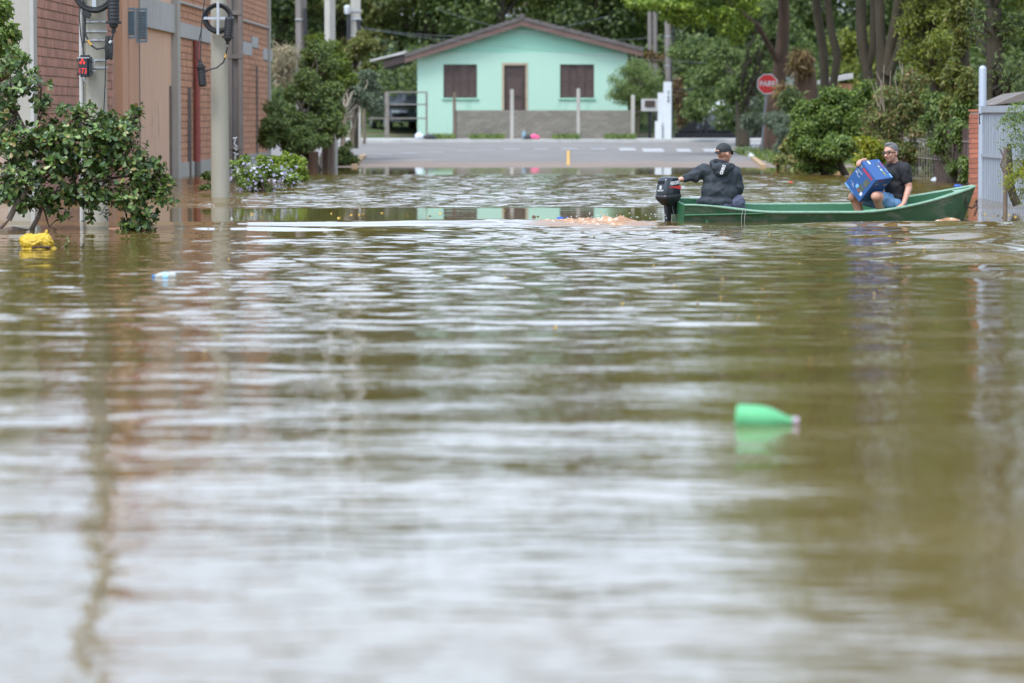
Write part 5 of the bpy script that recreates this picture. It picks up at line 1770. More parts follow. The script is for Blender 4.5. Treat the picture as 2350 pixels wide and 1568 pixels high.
sp_ = []
for k in range(40):
    y = fr.uniform(243, 345)
    x = 2362 + fr.uniform(-30, 20)
    sp_.append((x, y, x - fr.uniform(25, 55), y + fr.uniform(-12, 26), 50.5 + fr.uniform(-.35, .35)))
fronds('foliage', sp_, L_mid, ftree)
sp_ = []
for k in range(34):
    y = fr.choice([375, 385, 400, 410, 395, 440])
    x = 2358 + fr.uniform(-14, 20)
    sp_.append((x, y + fr.uniform(-12, 5), x - fr.uniform(25, 62) * (1 if y != 440 else 0.6), y + fr.uniform(-2, 22), 50.4 + fr.uniform(-.3, .3)))
fronds('yellow_tips', sp_, L_yellow, ftree)

# ------------------------------------------------------------------ the boat
BP0 = P(1556, 505, 46.1); BP0.z = 0.0
YAW = math.radians(8.5)
HEEL = math.radians(4.5)
boat = thing('motor_boat', 'narrow green painted open boat with a black outboard carrying two men', 'boat', BP0)
boat.rotation_euler = Euler((HEEL, 0, YAW), 'XYZ')
BL = (P(2238, 432, 46.6).x - BP0.x) / math.cos(YAW)
RB = Euler((HEEL, 0, YAW), 'XYZ').to_matrix()


def bw(x, y, z):
    """boat frame to world"""
    return BP0 + RB @ Vector((x, y, z))


NS = 26


def station(f):
    half = 0.40 + 0.10 * math.sin(min(f / 0.5, 1) * math.pi / 2)
    if f > 0.52:
        half = 0.50 * math.cos((f - 0.52) / 0.48 * math.pi / 2) ** 0.72 + 0.012
    sheer = 0.235 - 0.085 * sstep(0.02, 0.30, f) + 0.27 * max(0.0, (f - 0.58) / 0.42) ** 1.55
    keel = -0.16 + 0.10 * max(0, (f - 0.8) / 0.2) ** 2
    return half, float(sheer), keel


def hull_ring(f, inset):
    h, s, k = station(f)
    x = f * BL
    h2 = max(h - inset, 0.004)
    bot = h2 * 0.80
    kb = k + inset
    rake = 0.0
    pts = []
    for y, z in ((-h2, s), (-(h2 * .93), s * 0.5 + kb * .5 * 0.2), (-bot, kb + 0.03), (-bot * .6, kb), (0, kb - 0.01), (bot * .6, kb), (bot, kb + 0.03), (h2 * .93, s * 0.5 + kb * .5 * .2), (h2, s)):
        xx = x - 0.16 * max(0, (f - 0.9) / 0.1) * (s - z) / max(s - k, .01)
        pts.append(Vector((xx, y, z)))
    return pts


fs_ = list(np.linspace(0, 1, NS))
m = MB()
out = [hull_ring(f, 0) for f in fs_]
inn = [hull_ring(f, 0.022) for f in fs_]
for rings, flip in ((out, False), (inn, True)):
    b0 = len(m.v)
    nr = len(rings[0])
    for r in rings:
        m.v += [tuple(p) for p in r]
    for i in range(NS - 1):
        for k in range(nr - 1):
            m.f.append((b0 + i * nr + k, b0 + i * nr + k + 1, b0 + (i + 1) * nr + k + 1, b0 + (i + 1) * nr + k))
M_boat = surf('green_boat_paint', (0.030, 0.088, 0.037), (0.024, 0.068, 0.030), 3, 0.6, stretch=(1, 1, 2.2), spots=((0.085, 0.110, 0.072), 0.52, 2.6), bump=0.003, bscale=30)
M_boat_in = surf('bright_green_boat_paint', (0.022, 0.120, 0.046), (0.018, 0.095, 0.037), 4, 0.45, spots=((0.05, 0.16, 0.07), 0.62, 4))
M_rail = surf('worn_pale_green_rail', (0.22, 0.35, 0.25), (0.14, 0.25, 0.165), 5, 0.6, stretch=(3, 3, 3), spots=((0.32, 0.22, 0.15), 0.62, 6))
M_bench = surf('pale_green_bench', (0.16, 0.40, 0.25), (0.12, 0.33, 0.20), 5, 0.5)
m.build('hull', M_boat, boat, local=True, smooth=True)
# inside planking as its own skin, a little proud
m = MB()
inn2 = [hull_ring(f, 0.027) for f in fs_]
nr = len(inn2[0])
for r in inn2:
    m.v += [tuple(p) for p in r]
for i in range(NS - 1):
    for k in range(nr - 1):
        m.f.append((i * nr + k, i * nr + k + 1, (i + 1) * nr + k + 1, (i + 1) * nr + k))
m.build('inner_planking', M_boat_in, boat, local=True, smooth=True)
tr0, tr1 = hull_ring(0, 0), [p + Vector((0.035, 0, 0)) for p in hull_ring(0, 0)]
MB().loft([tr0, tr1]).build('transom', M_boat_in, boat, local=True)
for s in (-1, 1):
    pts = [Vector((f * BL, s * (station(f)[0] - 0.008), station(f)[1] + 0.004)) for f in np.linspace(0, 0.995, 40)]
    rad = [0.016 if f < 0.12 else 0.021 for f in np.linspace(0, 1, 40)]
    MB().tube(pts, rad, 8, flat=0.85).build('gunwale', M_rail, boat, local=True, smooth=True)
    pts = [Vector((f * BL, s * (station(f)[0] * 0.985 + 0.004), 0.115 + 0.10 * f)) for f in np.linspace(0.0, 0.26, 12)]
    MB().tube(pts, 0.013, 6).build('rubbing_strake', M_boat_in, boat, local=True, smooth=True)
    pts = [Vector((f * BL, s * (station(f)[0] * 0.90 - 0.03), station(f)[1] - 0.09)) for f in np.linspace(0.42, 0.93, 22)]
    MB().tube(pts, 0.012, 6).build('inner_stringer', M_bench, boat, local=True, smooth=True)
for f0, f1, z in ((0.07, 0.17, 0.03), (0.655, 0.72, 0.05)):
    h = min(station(f0)[0], station(f1)[0]) - 0.04
    MB().bx(f0 * BL, f1 * BL, -h, h, z, z + 0.03).build('bench', M_bench, boat, local=True, bevel=0.008)
h = station(0.26)[0] - 0.03
MB().bx(0.235 * BL, 0.375 * BL, -h * .2, h, 0.035, 0.055).build('side_board', M_bench, boat, local=True, bevel=0.006)
# little fore deck brace and chain
hb_ = station(0.80)
MB().tube([Vector((0.775 * BL, -station(.775)[0] + .02, station(.775)[1] - 0.01)), Vector((0.955 * BL, 0.0, station(.955)[1] - 0.01))], 0.014, 8).build('bow_brace', M_rail, boat, local=True, smooth=True)
MB().add([(0.93 * BL, -station(.93)[0] + .01, station(.93)[1] - .004), (0.93 * BL, station(.93)[0] - .01, station(.93)[1] - .004), (0.985 * BL, 0.0, station(.985)[1] - .004)], [(0, 1, 2)]).build('bow_plate', M_rail, boat, local=True)
M_chain = surf('rusty_chain', (0.10, 0.06, 0.045), (0.05, 0.035, 0.03), 20, 0.7, 0.4)
ch_pts = [(0.955, -0.09, -0.02), (0.957, -0.10, -0.08), (0.962, -0.10, -0.15), (0.970, -0.09, -0.21), (0.985, -0.06, -0.23), (0.998, -0.03, -0.20), (1.004, -0.02, -0.13), (1.006, -0.02, -0.24), (0.996, -0.04, -0.32)]
cp = [Vector((f * BL, y, station(.96)[1] + z)) for f, y, z in ch_pts]
kk = 0
m = MB()
for u, v in zip(cp, cp[1:]):
    nl_ = max(1, int((v - u).length / 0.03))
    for j in range(nl_):
        c_ = u.lerp(v, (j + .5) / nl_)
        ax = (v - u).normalized()
        sdv = ax.orthogonal() if kk % 2 else ax.cross(ax.orthogonal())
        sdv.normalize()
        pts = [c_ + ax * 0.021 * math.cos(th) + sdv * 0.012 * math.sin(th) for th in np.linspace(0, 2 * math.pi, 9)]
        m.tube(pts, 0.0048, 5, caps=False)
        kk += 1
m.build('bow_chain', M_chain, boat, local=True)
m = MB()
for f in (0.188, 0.198):
    h, s_, k_ = station(f)
    m.tube([Vector((f * BL, -h - .02, s_ + .02)), Vector((f * BL - .01, -h * .98 - .02, s_ * .5)), Vector((f * BL - .005, -h * .9 - .02, -0.1))], 0.003, 4)
m.build('rope', M_conc_grey, boat, local=True)

# outboard motor
mo = bw(-0.05, 0, 0.20)
mo = Vector((P(1537, 440, 46.15).x, 46.15, P(1537, 466, 46.15).z))
mo = Vector((P(1534, 440, 46.15).x, 46.15, P(1537, 459, 46.15).z))
motor = thing('outboard_motor', 'black outboard motor with white lettering and a red stripe on the stern', 'motor', mo, math.radians(44))
motor.scale = (0.68, 0.74, 0.86)
M_cowl = surf('cowl_black', (0.012, 0.016, 0.022), (0.018, 0.022, 0.028), 12, 0.22, coat=0.4)
M_pan = surf('motor_grey_black', (0.022, 0.022, 0.024), (0.014, 0.014, 0.015), 14, 0.5)
M_lett = surf('white_print', (0.80, 0.80, 0.80), None, 5, 0.5)
M_redstripe = surf('red_print', (0.62, 0.04, 0.035), (0.50, 0.03, 0.03), 5, 0.4)


def rrect(cx, cy, a, b2, r, z, n=5, tilt=0.0):
    pts = []
    for sx, sy, t0 in ((1, 1, 0), (-1, 1, 90), (-1, -1, 180), (1, -1, 270)):
        for k in range(n):
            th = math.radians(t0 + 90 * k / (n - 1))
            x = cx + sx * (a - r) + r * math.cos(th)
            y = cy + sy * (b2 - r) + r * math.sin(th)
            pts.append(Vector((x, y, z + tilt * x)))
    return pts


c0 = 0.075
MB().loft([rrect(0, 0, .205, .118, .05, c0), rrect(0, 0, .208, .122, .05, c0 + .02), rrect(0.0, 0, .196, .116, .05, c0 + .12), rrect(0.004, 0, .18, .108, .05, c0 + .20), rrect(0.008, 0, .168, .098, .05, c0 + .232), rrect(0.01, 0, .13, .07, .05, c0 + .248), rrect(0.01, 0, .06, .03, .028, c0 + .252)]).build('cowl', M_cowl, motor, local=True, smooth=True)
MB().bx(-0.197, -0.176, -0.066, 0.066, c0 + .150, c0 + .195).build('air_intake', M_iron, motor, local=True)
MB().loft([rrect(0, 0, .10, .075, .04, -0.075), rrect(-0.01, 0, .185, .108, .05, -0.01), rrect(0, 0, .222, .130, .055, 0.035, tilt=.06), rrect(0, 0, .226, .132, .055, 0.058, tilt=.06), rrect(0, 0, .208, .121, .05, 0.0775, tilt=.03)]).build('lower_pan', M_pan, motor, local=True, smooth=True)
MB().bx(0.20, 0.235, -0.04, 0.04, -0.02, 0.12).build('front_latch', M_pan, motor, local=True, bevel=0.01)
MB().loft([rrect(-0.02, 0, .075, .04, .03, -0.075), rrect(-0.015, 0, .07, .035, .03, -0.18), rrect(-0.01, 0, .065, .028, .025, -0.42), rrect(-0.02, 0, .10, .035, .03, -0.44), rrect(-0.02, 0, .06, .02, .015, -0.62)]).build('leg', M_pan, motor, local=True, smooth=True)
m = MB()
m.bx(0.06, 0.17, -0.06, 0.06, -0.20, -0.04).bx(0.15, 0.20, -0.075, 0.075, -0.14, 0.0)
m.tube([(0.20, -0.05, -0.05), (0.235, -0.06, -0.03), (0.235, -0.10, -0.03)], 0.012, 6)
m.build('clamp_bracket', M_pan, motor, local=True, bevel=0.008)
MB().tube([(0.12, 0.06, 0.0), (0.24, 0.15, 0.03), (0.42, 0.24, 0.10)], [.02, .018, .02], 8).build('tiller', M_pan, motor, local=True, smooth=True)
MB().tube([(0.24, 0.0, 0.02), (0.27, -0.05, 0.0), (0.27, -0.07, -0.06), (0.25, -0.05, -0.1)], 0.005, 5).build('fuel_line', M_iron, motor, local=True)
MB().tube([(0.02, -0.06, -0.07), (0.10, -0.10, -0.36)], 0.0045, 5).build('stay_wire', M_galv, motor, local=True)
for nb_ in range(3):
    th = nb_ * 2 * math.pi / 3
    MB().box((-0.10, 0.07 * math.cos(th), -0.50 + 0.07 * math.sin(th)), (0.03, 0.05, 0.12), Matrix.Rotation(th, 3, 'X')).build('propeller_blade', M_pan, motor, local=True)
lettering('power_figure', '8', 0.075, (-0.2035, 0.0, c0 + .100), (0, -1, 0), (0.08, 0, 1), M_lett, motor, local=True, bold=0.003, fit=(0.045, 0.052))
lettering('maker_name', 'MERCURY', 0.05, (-0.2075, 0.0, c0 + .058), (0, -1, 0), (0.08, 0, 1), M_lett, motor, local=True, bold=0.001, shear=0.3, fit=(0.135, 0.024))
lettering('maker_name', 'MERCURY', 0.05, (0.03, -0.1165, c0 + .165), (1, 0, 0.08), (0, 0.06, 1), M_lett, motor, local=True, shear=0.25, fit=(0.25, 0.05), bold=0.002)
MB().add([(-0.15, -0.1225, c0 + .108), (0.19, -0.1195, c0 + .075), (0.19, -0.1175, c0 + .128), (0.0, -0.1205, c0 + .120)], [(0, 1, 2, 3)]).build('red_stripe', M_redstripe, motor, local=True)
# ------------------------------------------------------------------ people
M_skin = surf('skin', (0.50, 0.27, 0.185), (0.42, 0.21, 0.14), 8, 0.5)
M_hood = surf('charcoal_hoodie', (0.030, 0.038, 0.046), (0.020, 0.026, 0.032), 5, 0.8, bump=0.012, bscale=9)
M_hood2 = surf('hood_lining', (0.014, 0.015, 0.019), None, 8, 0.85)
M_cap = surf('faded_black_cap', (0.030, 0.035, 0.036), (0.018, 0.021, 0.022), 14, 0.8)
M_trouser = surf('blue_grey_trousers', (0.10, 0.105, 0.155), (0.06, 0.064, 0.10), 16, 0.85, bump=0.008, bscale=22, stretch=(1, 1, 2))
M_tee = surf('black_t_shirt', (0.016, 0.015, 0.018), (0.010, 0.010, 0.012), 6, 0.85, bump=0.008, bscale=10)
M_denim = surf('denim', (0.13, 0.25, 0.40), (0.085, 0.175, 0.30), 12, 0.8, bump=0.005, bscale=16)
M_hair = surf('grey_hair', (0.17, 0.165, 0.16), (0.075, 0.072, 0.07), 40, 0.6, stretch=(1, 1, 3), bump=0.006, bscale=60)
M_lens = surf('dark_lens', (0.02, 0.015, 0.014), None, 5, 0.1)
M_shoe = surf('pale_shoe', (0.42, 0.40, 0.36), (0.32, 0.31, 0.28), 10, 0.8)
M_teeth = surf('teeth', (0.70, 0.66, 0.58), None, 5, 0.4)
M_lip = surf('lip', (0.33, 0.12, 0.10), None, 5, 0.5)
M_eye = surf('eye_dark', (0.03, 0.02, 0.015), None, 5, 0.2)


def head_prims(c, fw, up, k=1.0):
    """skull, jaw, nose, ears in the frame facing fw"""
    fw = Vector(fw).normalized(); up = Vector(up).normalized()
    sd = up.cross(fw).normalized()              # the person's left
    up = fw.cross(sd).normalized()
    R = Matrix((fw, sd, up)).transposed()
    eu = R.to_euler()
    q = lambda x, y, z: Vector(c) + R @ Vector((x, y, z))
    pr = [('e', q(-0.008, 0, 0.035), (0.098 * k, 0.077 * k, 0.088 * k), eu), ('e', q(0.022, 0, -0.030), (0.070 * k, 0.062 * k, 0.080 * k), eu), ('e', q(0.050, 0, -0.082), (0.030, 0.034, 0.026), eu),
          ('c', q(0.088, 0, 0.008), 0.010, q(0.108, 0, -0.026), 0.015), ('e', q(0.066, 0.034, -0.022), (0.026, 0.026, 0.024), eu), ('e', q(0.066, -0.034, -0.022), (0.026, 0.026, 0.024), eu),
          ('e', q(0.074, 0, 0.036), (0.022, 0.055, 0.014), eu),
          ('e', q(-0.005, 0.080, -0.008), (0.020, 0.011, 0.034), eu), ('e', q(-0.005, -0.080, -0.008), (0.020, 0.011, 0.034), eu)]
    return pr, q, R, eu


def hand_prims(wr, fw, palm_n, curl, k=1.0, left=True):
    """palm and five bent fingers; fw points from wrist to the knuckles"""
    fw = Vector(fw).normalized(); pn = Vector(palm_n).normalized()
    sd = pn.cross(fw).normalized() * (1 if left else -1)
    wr = Vector(wr)
    pr = [('c', wr, 0.026 * k, wr + fw * 0.05 * k + sd * 0.012 * k, 0.024 * k), ('c', wr + fw * 0.02, 0.023 * k, wr + fw * 0.08 * k - sd * 0.022 * k, 0.019 * k), ('c', wr + fw * 0.03, 0.022 * k, wr + fw * 0.085 * k + sd * 0.022 * k, 0.017 * k)]
    for j, (o, L) in enumerate(((-0.031, 0.072), (-0.011, 0.082), (0.010, 0.078), (0.030, 0.062))):
        a = wr + fw * 0.085 * k + sd * o * k
        d1 = (fw + pn * curl * 0.5).normalized()
        d2 = (fw * (1 - curl * 0.6) + pn * curl).normalized()
        d3 = (fw * (1 - curl * 1.1) + pn * curl * 1.1).normalized()
        b_ = a + d1 * L * 0.45 * k; c_ = b_ + d2 * L * 0.32 * k; e_ = c_ + d3 * L * 0.25 * k
        pr += [('c', a, 0.0105 * k, b_, 0.0098 * k), ('c', b_, 0.0098 * k, c_, 0.009 * k), ('c', c_, 0.009 * k, e_, 0.0078 * k)]
    a = wr + fw * 0.025 * k - sd * 0.026 * k
    b_ = a + (fw * 0.6 - sd * 0.7 + pn * 0.3).normalized() * 0.045 * k
    e_ = b_ + (fw * 0.8 - sd * 0.1 + pn * 0.6).normalized() * 0.04 * k
    pr += [('c', a, 0.014 * k, b_, 0.012 * k), ('c', b_, 0.012 * k, e_, 0.009 * k)]
    return pr


# --- the helmsman, seen from behind
DA_ = 46.25
pa = thing('person', 'person in a charcoal hoodie and black cap, back turned, one arm stretched to the outboard', 'person', P(1650, 480, DA_))
q = lambda px, py, dd=0.0: P(px, py, DA_ + dd)
fwA = Vector((0.80, 0.62, 0.02))
hp, hq, hR, he = head_prims(q(1661.5, 353, -0.02), fwA, (0.04, 0.0, 1))
pel = q(1652, 470, 0.02)
skin = hp + [('c', q(1659, 362), 0.062, q(1656, 384, 0.02), 0.068), ('e', q(1652, 405, 0.05), (0.17, 0.10, 0.16)), ('c', q(1652, 400, .05), .12, pel, 0.13),
             ('c', q(1620, 392, .03), 0.055, q(1592, 405, .06), 0.046), ('c', q(1592, 405, .06), 0.045, q(1562, 412, .06), 0.031), ('c', q(1650, 388, .03), .06, q(1620, 392, .03), .055),
             ('c', q(1688, 400, .03), 0.055, q(1695, 440, .1), 0.046), ('c', q(1695, 440, .1), 0.042, q(1676, 458, .30), 0.032), ('c', q(1655, 388, .03), .06, q(1688, 400, .03), .055),
             ('c', pel, 0.10, q(1694, 468, .05), 0.07), ('c', q(1694, 468, .05), 0.06, q(1697, 497, .10), 0.05), ('c', pel, 0.10, q(1688, 466, .35), 0.07), ('c', q(1688, 466, .35), 0.06, q(1692, 496, .38), 0.05)]
skin += hand_prims(q(1563, 412, .06), (-1, 0.05, -0.12), (0.1, 0.1, -1), 0.8)
skin += hand_prims(q(1677, 457, .30), (-.6, .6, -.3), (-.2, -.2, -1), 0.7, left=False)
body_mesh('body', skin, 0.010, M_skin, pa, 2)
top = [('e', q(1643, 463, 0.03), (0.245, 0.185, 0.085)), ('e', q(1650, 440, 0.03), (0.225, 0.165, 0.17)), ('e', q(1654, 412, 0.04), (0.215, 0.145, 0.15)), ('e', q(1652, 397, .04), (0.205, 0.125, 0.10)),
       ('c', q(1624, 392, .03), 0.092, q(1686, 398, .03), 0.088), ('e', q(1657, 385, .03), (.14, .11, .07)),
       ('c', q(1618, 391, .03), 0.088, q(1592, 403, .05), 0.068), ('c', q(1592, 403, .05), 0.068, q(1571, 410, .06), 0.044), ('e', q(1597, 408, .03), (.06, .06, .055)),
       ('c', q(1687, 400, .03), 0.085, q(1694, 432, .06), 0.075), ('c', q(1694, 432, .06), 0.074, q(1683, 452, .20), 0.06), ('c', q(1683, 452, .2), 0.06, q(1674, 456, .28), 0.045),
       ('c', q(1604, 470, .02), 0.05, q(1672, 462, -.02), 0.05), ('c', q(1604, 470, .02), 0.05, q(1650, 474, -.10), 0.045)]
body_mesh('hoodie', top, 0.011, M_hood, pa, 9, crumple=(0.010, 9))
hood = [('e', q(1657, 385, -0.10), (0.125, 0.075, 0.075)), ('e', q(1655, 394, -0.115), (0.085, 0.05, 0.060)), ('c', q(1636, 374, -.02), 0.045, q(1650, 388, -.11), 0.05), ('c', q(1680, 382, .0), 0.04, q(1664, 390, -.11), 0.05)]
body_mesh('hood', hood, 0.009, M_hood, pa, 3, crumple=(0.006, 11))
coll = [('c', q(1643, 370, -.07), 0.032, q(1658, 373, -.10), 0.034), ('c', q(1658, 373, -.10), 0.034, q(1674, 380, -.05), 0.032), ('c', q(1674, 380, -.05), 0.03, q(1679, 381, .04), 0.028), ('c', q(1643, 370, -.07), .03, q(1641, 370, .02), .03)]
body_mesh('hood_rim', coll, 0.009, M_hood2, pa, 2)
pants = [('e', q(1648, 472, 0.03), (0.22, 0.17, 0.09)), ('c', q(1655, 472, .0), 0.115, q(1693, 464, .03), 0.092), ('c', q(1693, 464, .03), 0.088, q(1696, 492, .08), 0.07), ('c', q(1655, 472, .15), 0.11, q(1687, 463, .33), 0.09), ('c', q(1687, 463, .33), 0.085, q(1692, 492, .36), 0.07)]
body_mesh('trousers', pants, 0.011, M_trouser, pa, 4, crumple=(0.007, 14))
cap_p = [('e', hq(-0.006, 0, 0.052), (0.105, 0.086, 0.082), he)]
cp_ = body_mesh('cap', cap_p, 0.008, M_cap, pa, 1)
# trim the cap below its band
bm = bmesh.new(); bm.from_mesh(cp_.data)
pl_co = Vector(hq(0, 0, 0.028)) - WL[pa]
pl_no = (hR @ Vector((0.10, 0, -1))).normalized()
bmesh.ops.bisect_plane(bm, geom=bm.verts[:] + bm.edges[:] + bm.faces[:], plane_co=pl_co, plane_no=pl_no, clear_outer=True)
bm.to_mesh(cp_.data); bm.free()
vis = MB()
rows_ = []
for k in range(9):
    th = math.radians(-62 + 124 * k / 8)
    rows_.append((hq(0.098 * math.cos(th), 0.084 * math.sin(th), 0.036), hq(0.100 + 0.075 * math.cos(th) ** 0.7, 0.082 * math.sin(th), 0.020 - 0.010 * abs(math.sin(th)))))
vis.v = [tuple(p) for r in rows_ for p in r] + [tuple(p + Vector((0, 0, 0.006))) for r in rows_ for p in r]
nv = 18
for k in range(8):
    a_ = 2 * k
    vis.f += [(a_, a_ + 1, a_ + 3, a_ + 2), (nv + a_, nv + a_ + 2, nv + a_ + 3, nv + a_ + 1), (a_ + 1, nv + a_ + 1, nv + a_ + 3, a_ + 3)]
vis.build('visor', M_cap, cp_, smooth=True)
m = MB()
m.tube([hq(-0.098, 0.050, 0.018), hq(-0.112, 0.0, 0.014), hq(-0.098, -0.050, 0.018)], 0.011, 6, flat=1.0)
m.build('cap_strap', M_black, cp_)
MB().tube([hq(-0.104, 0.03, 0.038), hq(-0.112, 0.0, 0.040), hq(-0.104, -0.03, 0.038)], 0.011, 6).build('cap_opening', M_skin, cp_, smooth=True)
m = MB()
m.tube([hq(-0.004, -0.086, 0.012), hq(0.06, -0.078, 0.014), hq(0.094, -0.062, 0.012)], 0.0045, 5)
m.box(hq(0.094, -0.034, 0.004), (0.010, 0.052, 0.034), hR)
m.box(hq(0.094, 0.034, 0.004), (0.010, 0.052, 0.034), hR)
m.tube([hq(-0.004, 0.086, 0.012), hq(0.094, 0.062, 0.012)], 0.0045, 5)
m.build('sunglasses', M_lens, pa)
ta_, tb_ = q(1662, 379.5, -0.20), q(1654.5, 400, -0.19)
ax_ = (tb_ - ta_).normalized(); upv = Vector((0, -1, 0)).cross(ax_)
tn_ = Vector((0.05, -1, 0.18)).normalized()
upv = tn_.cross(ax_)
V, F = text_arrays('DSHO', 0.05, 0.0025, 0, 0.012)
V[:, 0] *= 0.118 / (V[:, 0].max() - V[:, 0].min()); V[:, 1] *= 0.043 / (V[:, 1].max() - V[:, 1].min())
cmid = (ta_ + tb_) / 2 + Vector((0, 0.018, 0))
W_ = V @ np.array([ax_, upv, tn_]) + np.array(cmid)
mk('hood_print', W_, F, M_lett, pa)

# --- the passenger holding the blue carton
DB_ = 46.45
pb = thing('person', 'grey haired person with glasses in a black t-shirt and denim shorts, holding a blue carton', 'person', P(2050, 485, DB_))
q = lambda px, py, dd=0.0: P(px, py, DB_ + dd)
fwB = Vector((-0.68, -0.73, -0.10))
hp, hq, hR, he = head_prims(q(2044.5, 352, 0.0), fwB, (-0.05, 0, 1), 1.0)
pel = q(2052, 468, 0.08)
shl, shr = q(2075, 388, -0.10), q(2042, 388, 0.22)
kn, kf = q(2012, 451, -0.30), q(1959, 452, 0.0)
elb, wrl = q(2086, 431, -0.12), q(2074, 467, -0.26)
b4 = P(2010.7, 413.7, 46.0)
ba, bb_, bcv = Vector((.169, -.143, -.2275)), Vector((-.1836, .2175, -.2735)), Vector((.2328, .2307, .0275))
b1_ = b4 - ba
elr, wrr = q(2010, 405, 0.32), b1_ + Vector((0.055, 0.10, 0.012))
skin = hp + [('c', q(2048, 362, .03), 0.058, q(2054, 384, .06), 0.066), ('e', q(2056, 410, .06), (0.14, 0.13, 0.17)), ('c', q(2056, 400, .06), .13, pel, .14), ('c', q(2054, 384, .06), .06, shl, .058), ('c', q(2054, 384, .06), .06, shr, .058),
             ('c', shl, 0.060, elb, 0.043), ('c', elb, 0.044, wrl, 0.029), ('c', shr, 0.056, elr, 0.042), ('c', elr, 0.042, wrr, 0.028),
             ('c', pel, 0.10, kn, 0.066), ('e', kn + Vector((-.01, -.03, .0)), (.066, .06, .062)), ('c', kn, 0.062, q(2022, 480, -.14), 0.056), ('c', q(2022, 480, -.14), .056, q(2022, 503, -.06), 0.042),
             ('c', pel, 0.10, kf, 0.066), ('e', kf + Vector((-.01, -.02, .0)), (.062, .06, .062)), ('c', kf, 0.060, q(1970, 478, .04), 0.056), ('c', q(1970, 478, .04), .056, q(1976, 500, .05), 0.040)]
skin += hand_prims(wrl + Vector((0, 0, -.01)), (-0.85, -0.25, -0.42), (-.15, -.1, -1), 0.35, 1.0, True)
body_mesh('body', skin, 0.0095, M_skin, pb, 2)
hand = hand_prims(wrr, (-0.72, -0.62, -0.10), (0.15, -0.2, -1), 0.95, 1.0, False)
body_mesh('right_hand', hand, 0.0055, M_skin, pb, 1)
tee = [('e', q(2057, 402, .05), (0.150, 0.150, 0.14)), ('e', q(2056, 430, .06), (0.145, 0.155, 0.18)), ('e', q(2055, 455, .06), (0.145, 0.16, 0.12)), ('c', q(2056, 386, .06), .082, shl, 0.080), ('c', q(2054, 386, .06), .082, shr, 0.078),
       ('c', shl, 0.084, shl.lerp(elb, 0.60), 0.066), ('c', shr, 0.08, shr.lerp(elr, .6), .062), ('e', q(2050, 380, .04), (.075, .075, .035))]
body_mesh('t_shirt', tee, 0.0105, M_tee, pb, 7, crumple=(0.007, 10))
sho = [('e', pel + Vector((0, 0, -.01)), (0.16, 0.16, 0.09)), ('c', pel, 0.115, pel.lerp(kn, 0.76), 0.088), ('c', pel, 0.115, pel.lerp(kf, 0.70), 0.085), ('c', q(2060, 470, -.10), .07, pel.lerp(kn, .7) + Vector((0, 0, -.03)), .075)]
body_mesh('shorts', sho, 0.0105, M_denim, pb, 4, crumple=(0.006, 13))
hair = [('e', hq(-0.010, 0, 0.040), (0.103, 0.083, 0.092), he), ('e', hq(-0.03, 0, 0.0), (0.078, 0.078, 0.07), he), ('e', hq(0.02, 0, 0.115), (0.055, 0.05, 0.022), he)]
hm = body_mesh('hair', hair, 0.007, M_hair, pb, 1, crumple=(0.004, 45))
bm = bmesh.new(); bm.from_mesh(hm.data)
bmesh.ops.bisect_plane(bm, geom=bm.verts[:] + bm.edges[:] + bm.faces[:], plane_co=Vector(hq(0.062, 0, 0.080)) - WL[pb], plane_no=(hR @ Vector((0.72, 0, -0.69))).normalized(), clear_outer=True)
bm.to_mesh(hm.data); bm.free()
m = MB()
for s in (-1, 1):
    pts = [hq(0.097, s * 0.034 + 0.025 * math.cos(th), 0.012 + 0.018 * math.sin(th)) for th in np.linspace(0, 2 * math.pi, 13)]
    m.tube(pts, 0.0038, 5, caps=False)
    m.tube([hq(0.094, s * 0.058, 0.018), hq(0.05, s * 0.078, 0.016), hq(0.0, s * 0.084, 0.010)], 0.0040, 5)
m.tube([hq(0.099, -0.010, 0.014), hq(0.099, 0.010, 0.014)], 0.0035, 5)
m.build('glasses', M_lens, pb)
m = MB()
for s in (-1, 1):
    m.lathe([(0.009, 0), (0.007, 0.003), (0.002, 0.004)], hq(0.079, s * 0.031, 0.010), hR @ Vector((1, 0, 0)), 8)
m.build('eyes', M_eye, pb)
MB().box(hq(0.079, 0.0, -0.054), (0.010, 0.040, 0.012), hR).build('teeth', M_teeth, pb, bevel=0.003)
m = MB()
m.tube([hq(0.080, -0.027, -0.050), hq(0.090, 0, -0.044), hq(0.080, 0.027, -0.050)], 0.0045, 5)
m.tube([hq(0.078, -0.025, -0.054), hq(0.088, 0, -0.064), hq(0.078, 0.025, -0.054)], 0.0045, 5)
m.build('lips', M_lip, pb)
for s in (-1, 1):
    MB().tube([hq(0.088, s * 0.014, 0.038), hq(0.084, s * 0.040, 0.042), hq(0.070, s * 0.058, 0.036)], 0.0055, 5).build('eyebrow', M_hair, pb)
for c_ in (q(1979, 496, .02), q(2020, 500, -.06)):
    MB().loft([[c_ + Vector((0.0 + a_, 0.045 * math.sin(t_) , 0.03 + 0.032 * math.cos(t_))) for t_ in np.linspace(0, 2 * math.pi, 10, endpoint=False)] for a_ in (-.13, -.05, .05, .08)]).build('shoe', M_shoe, pb, smooth=True)

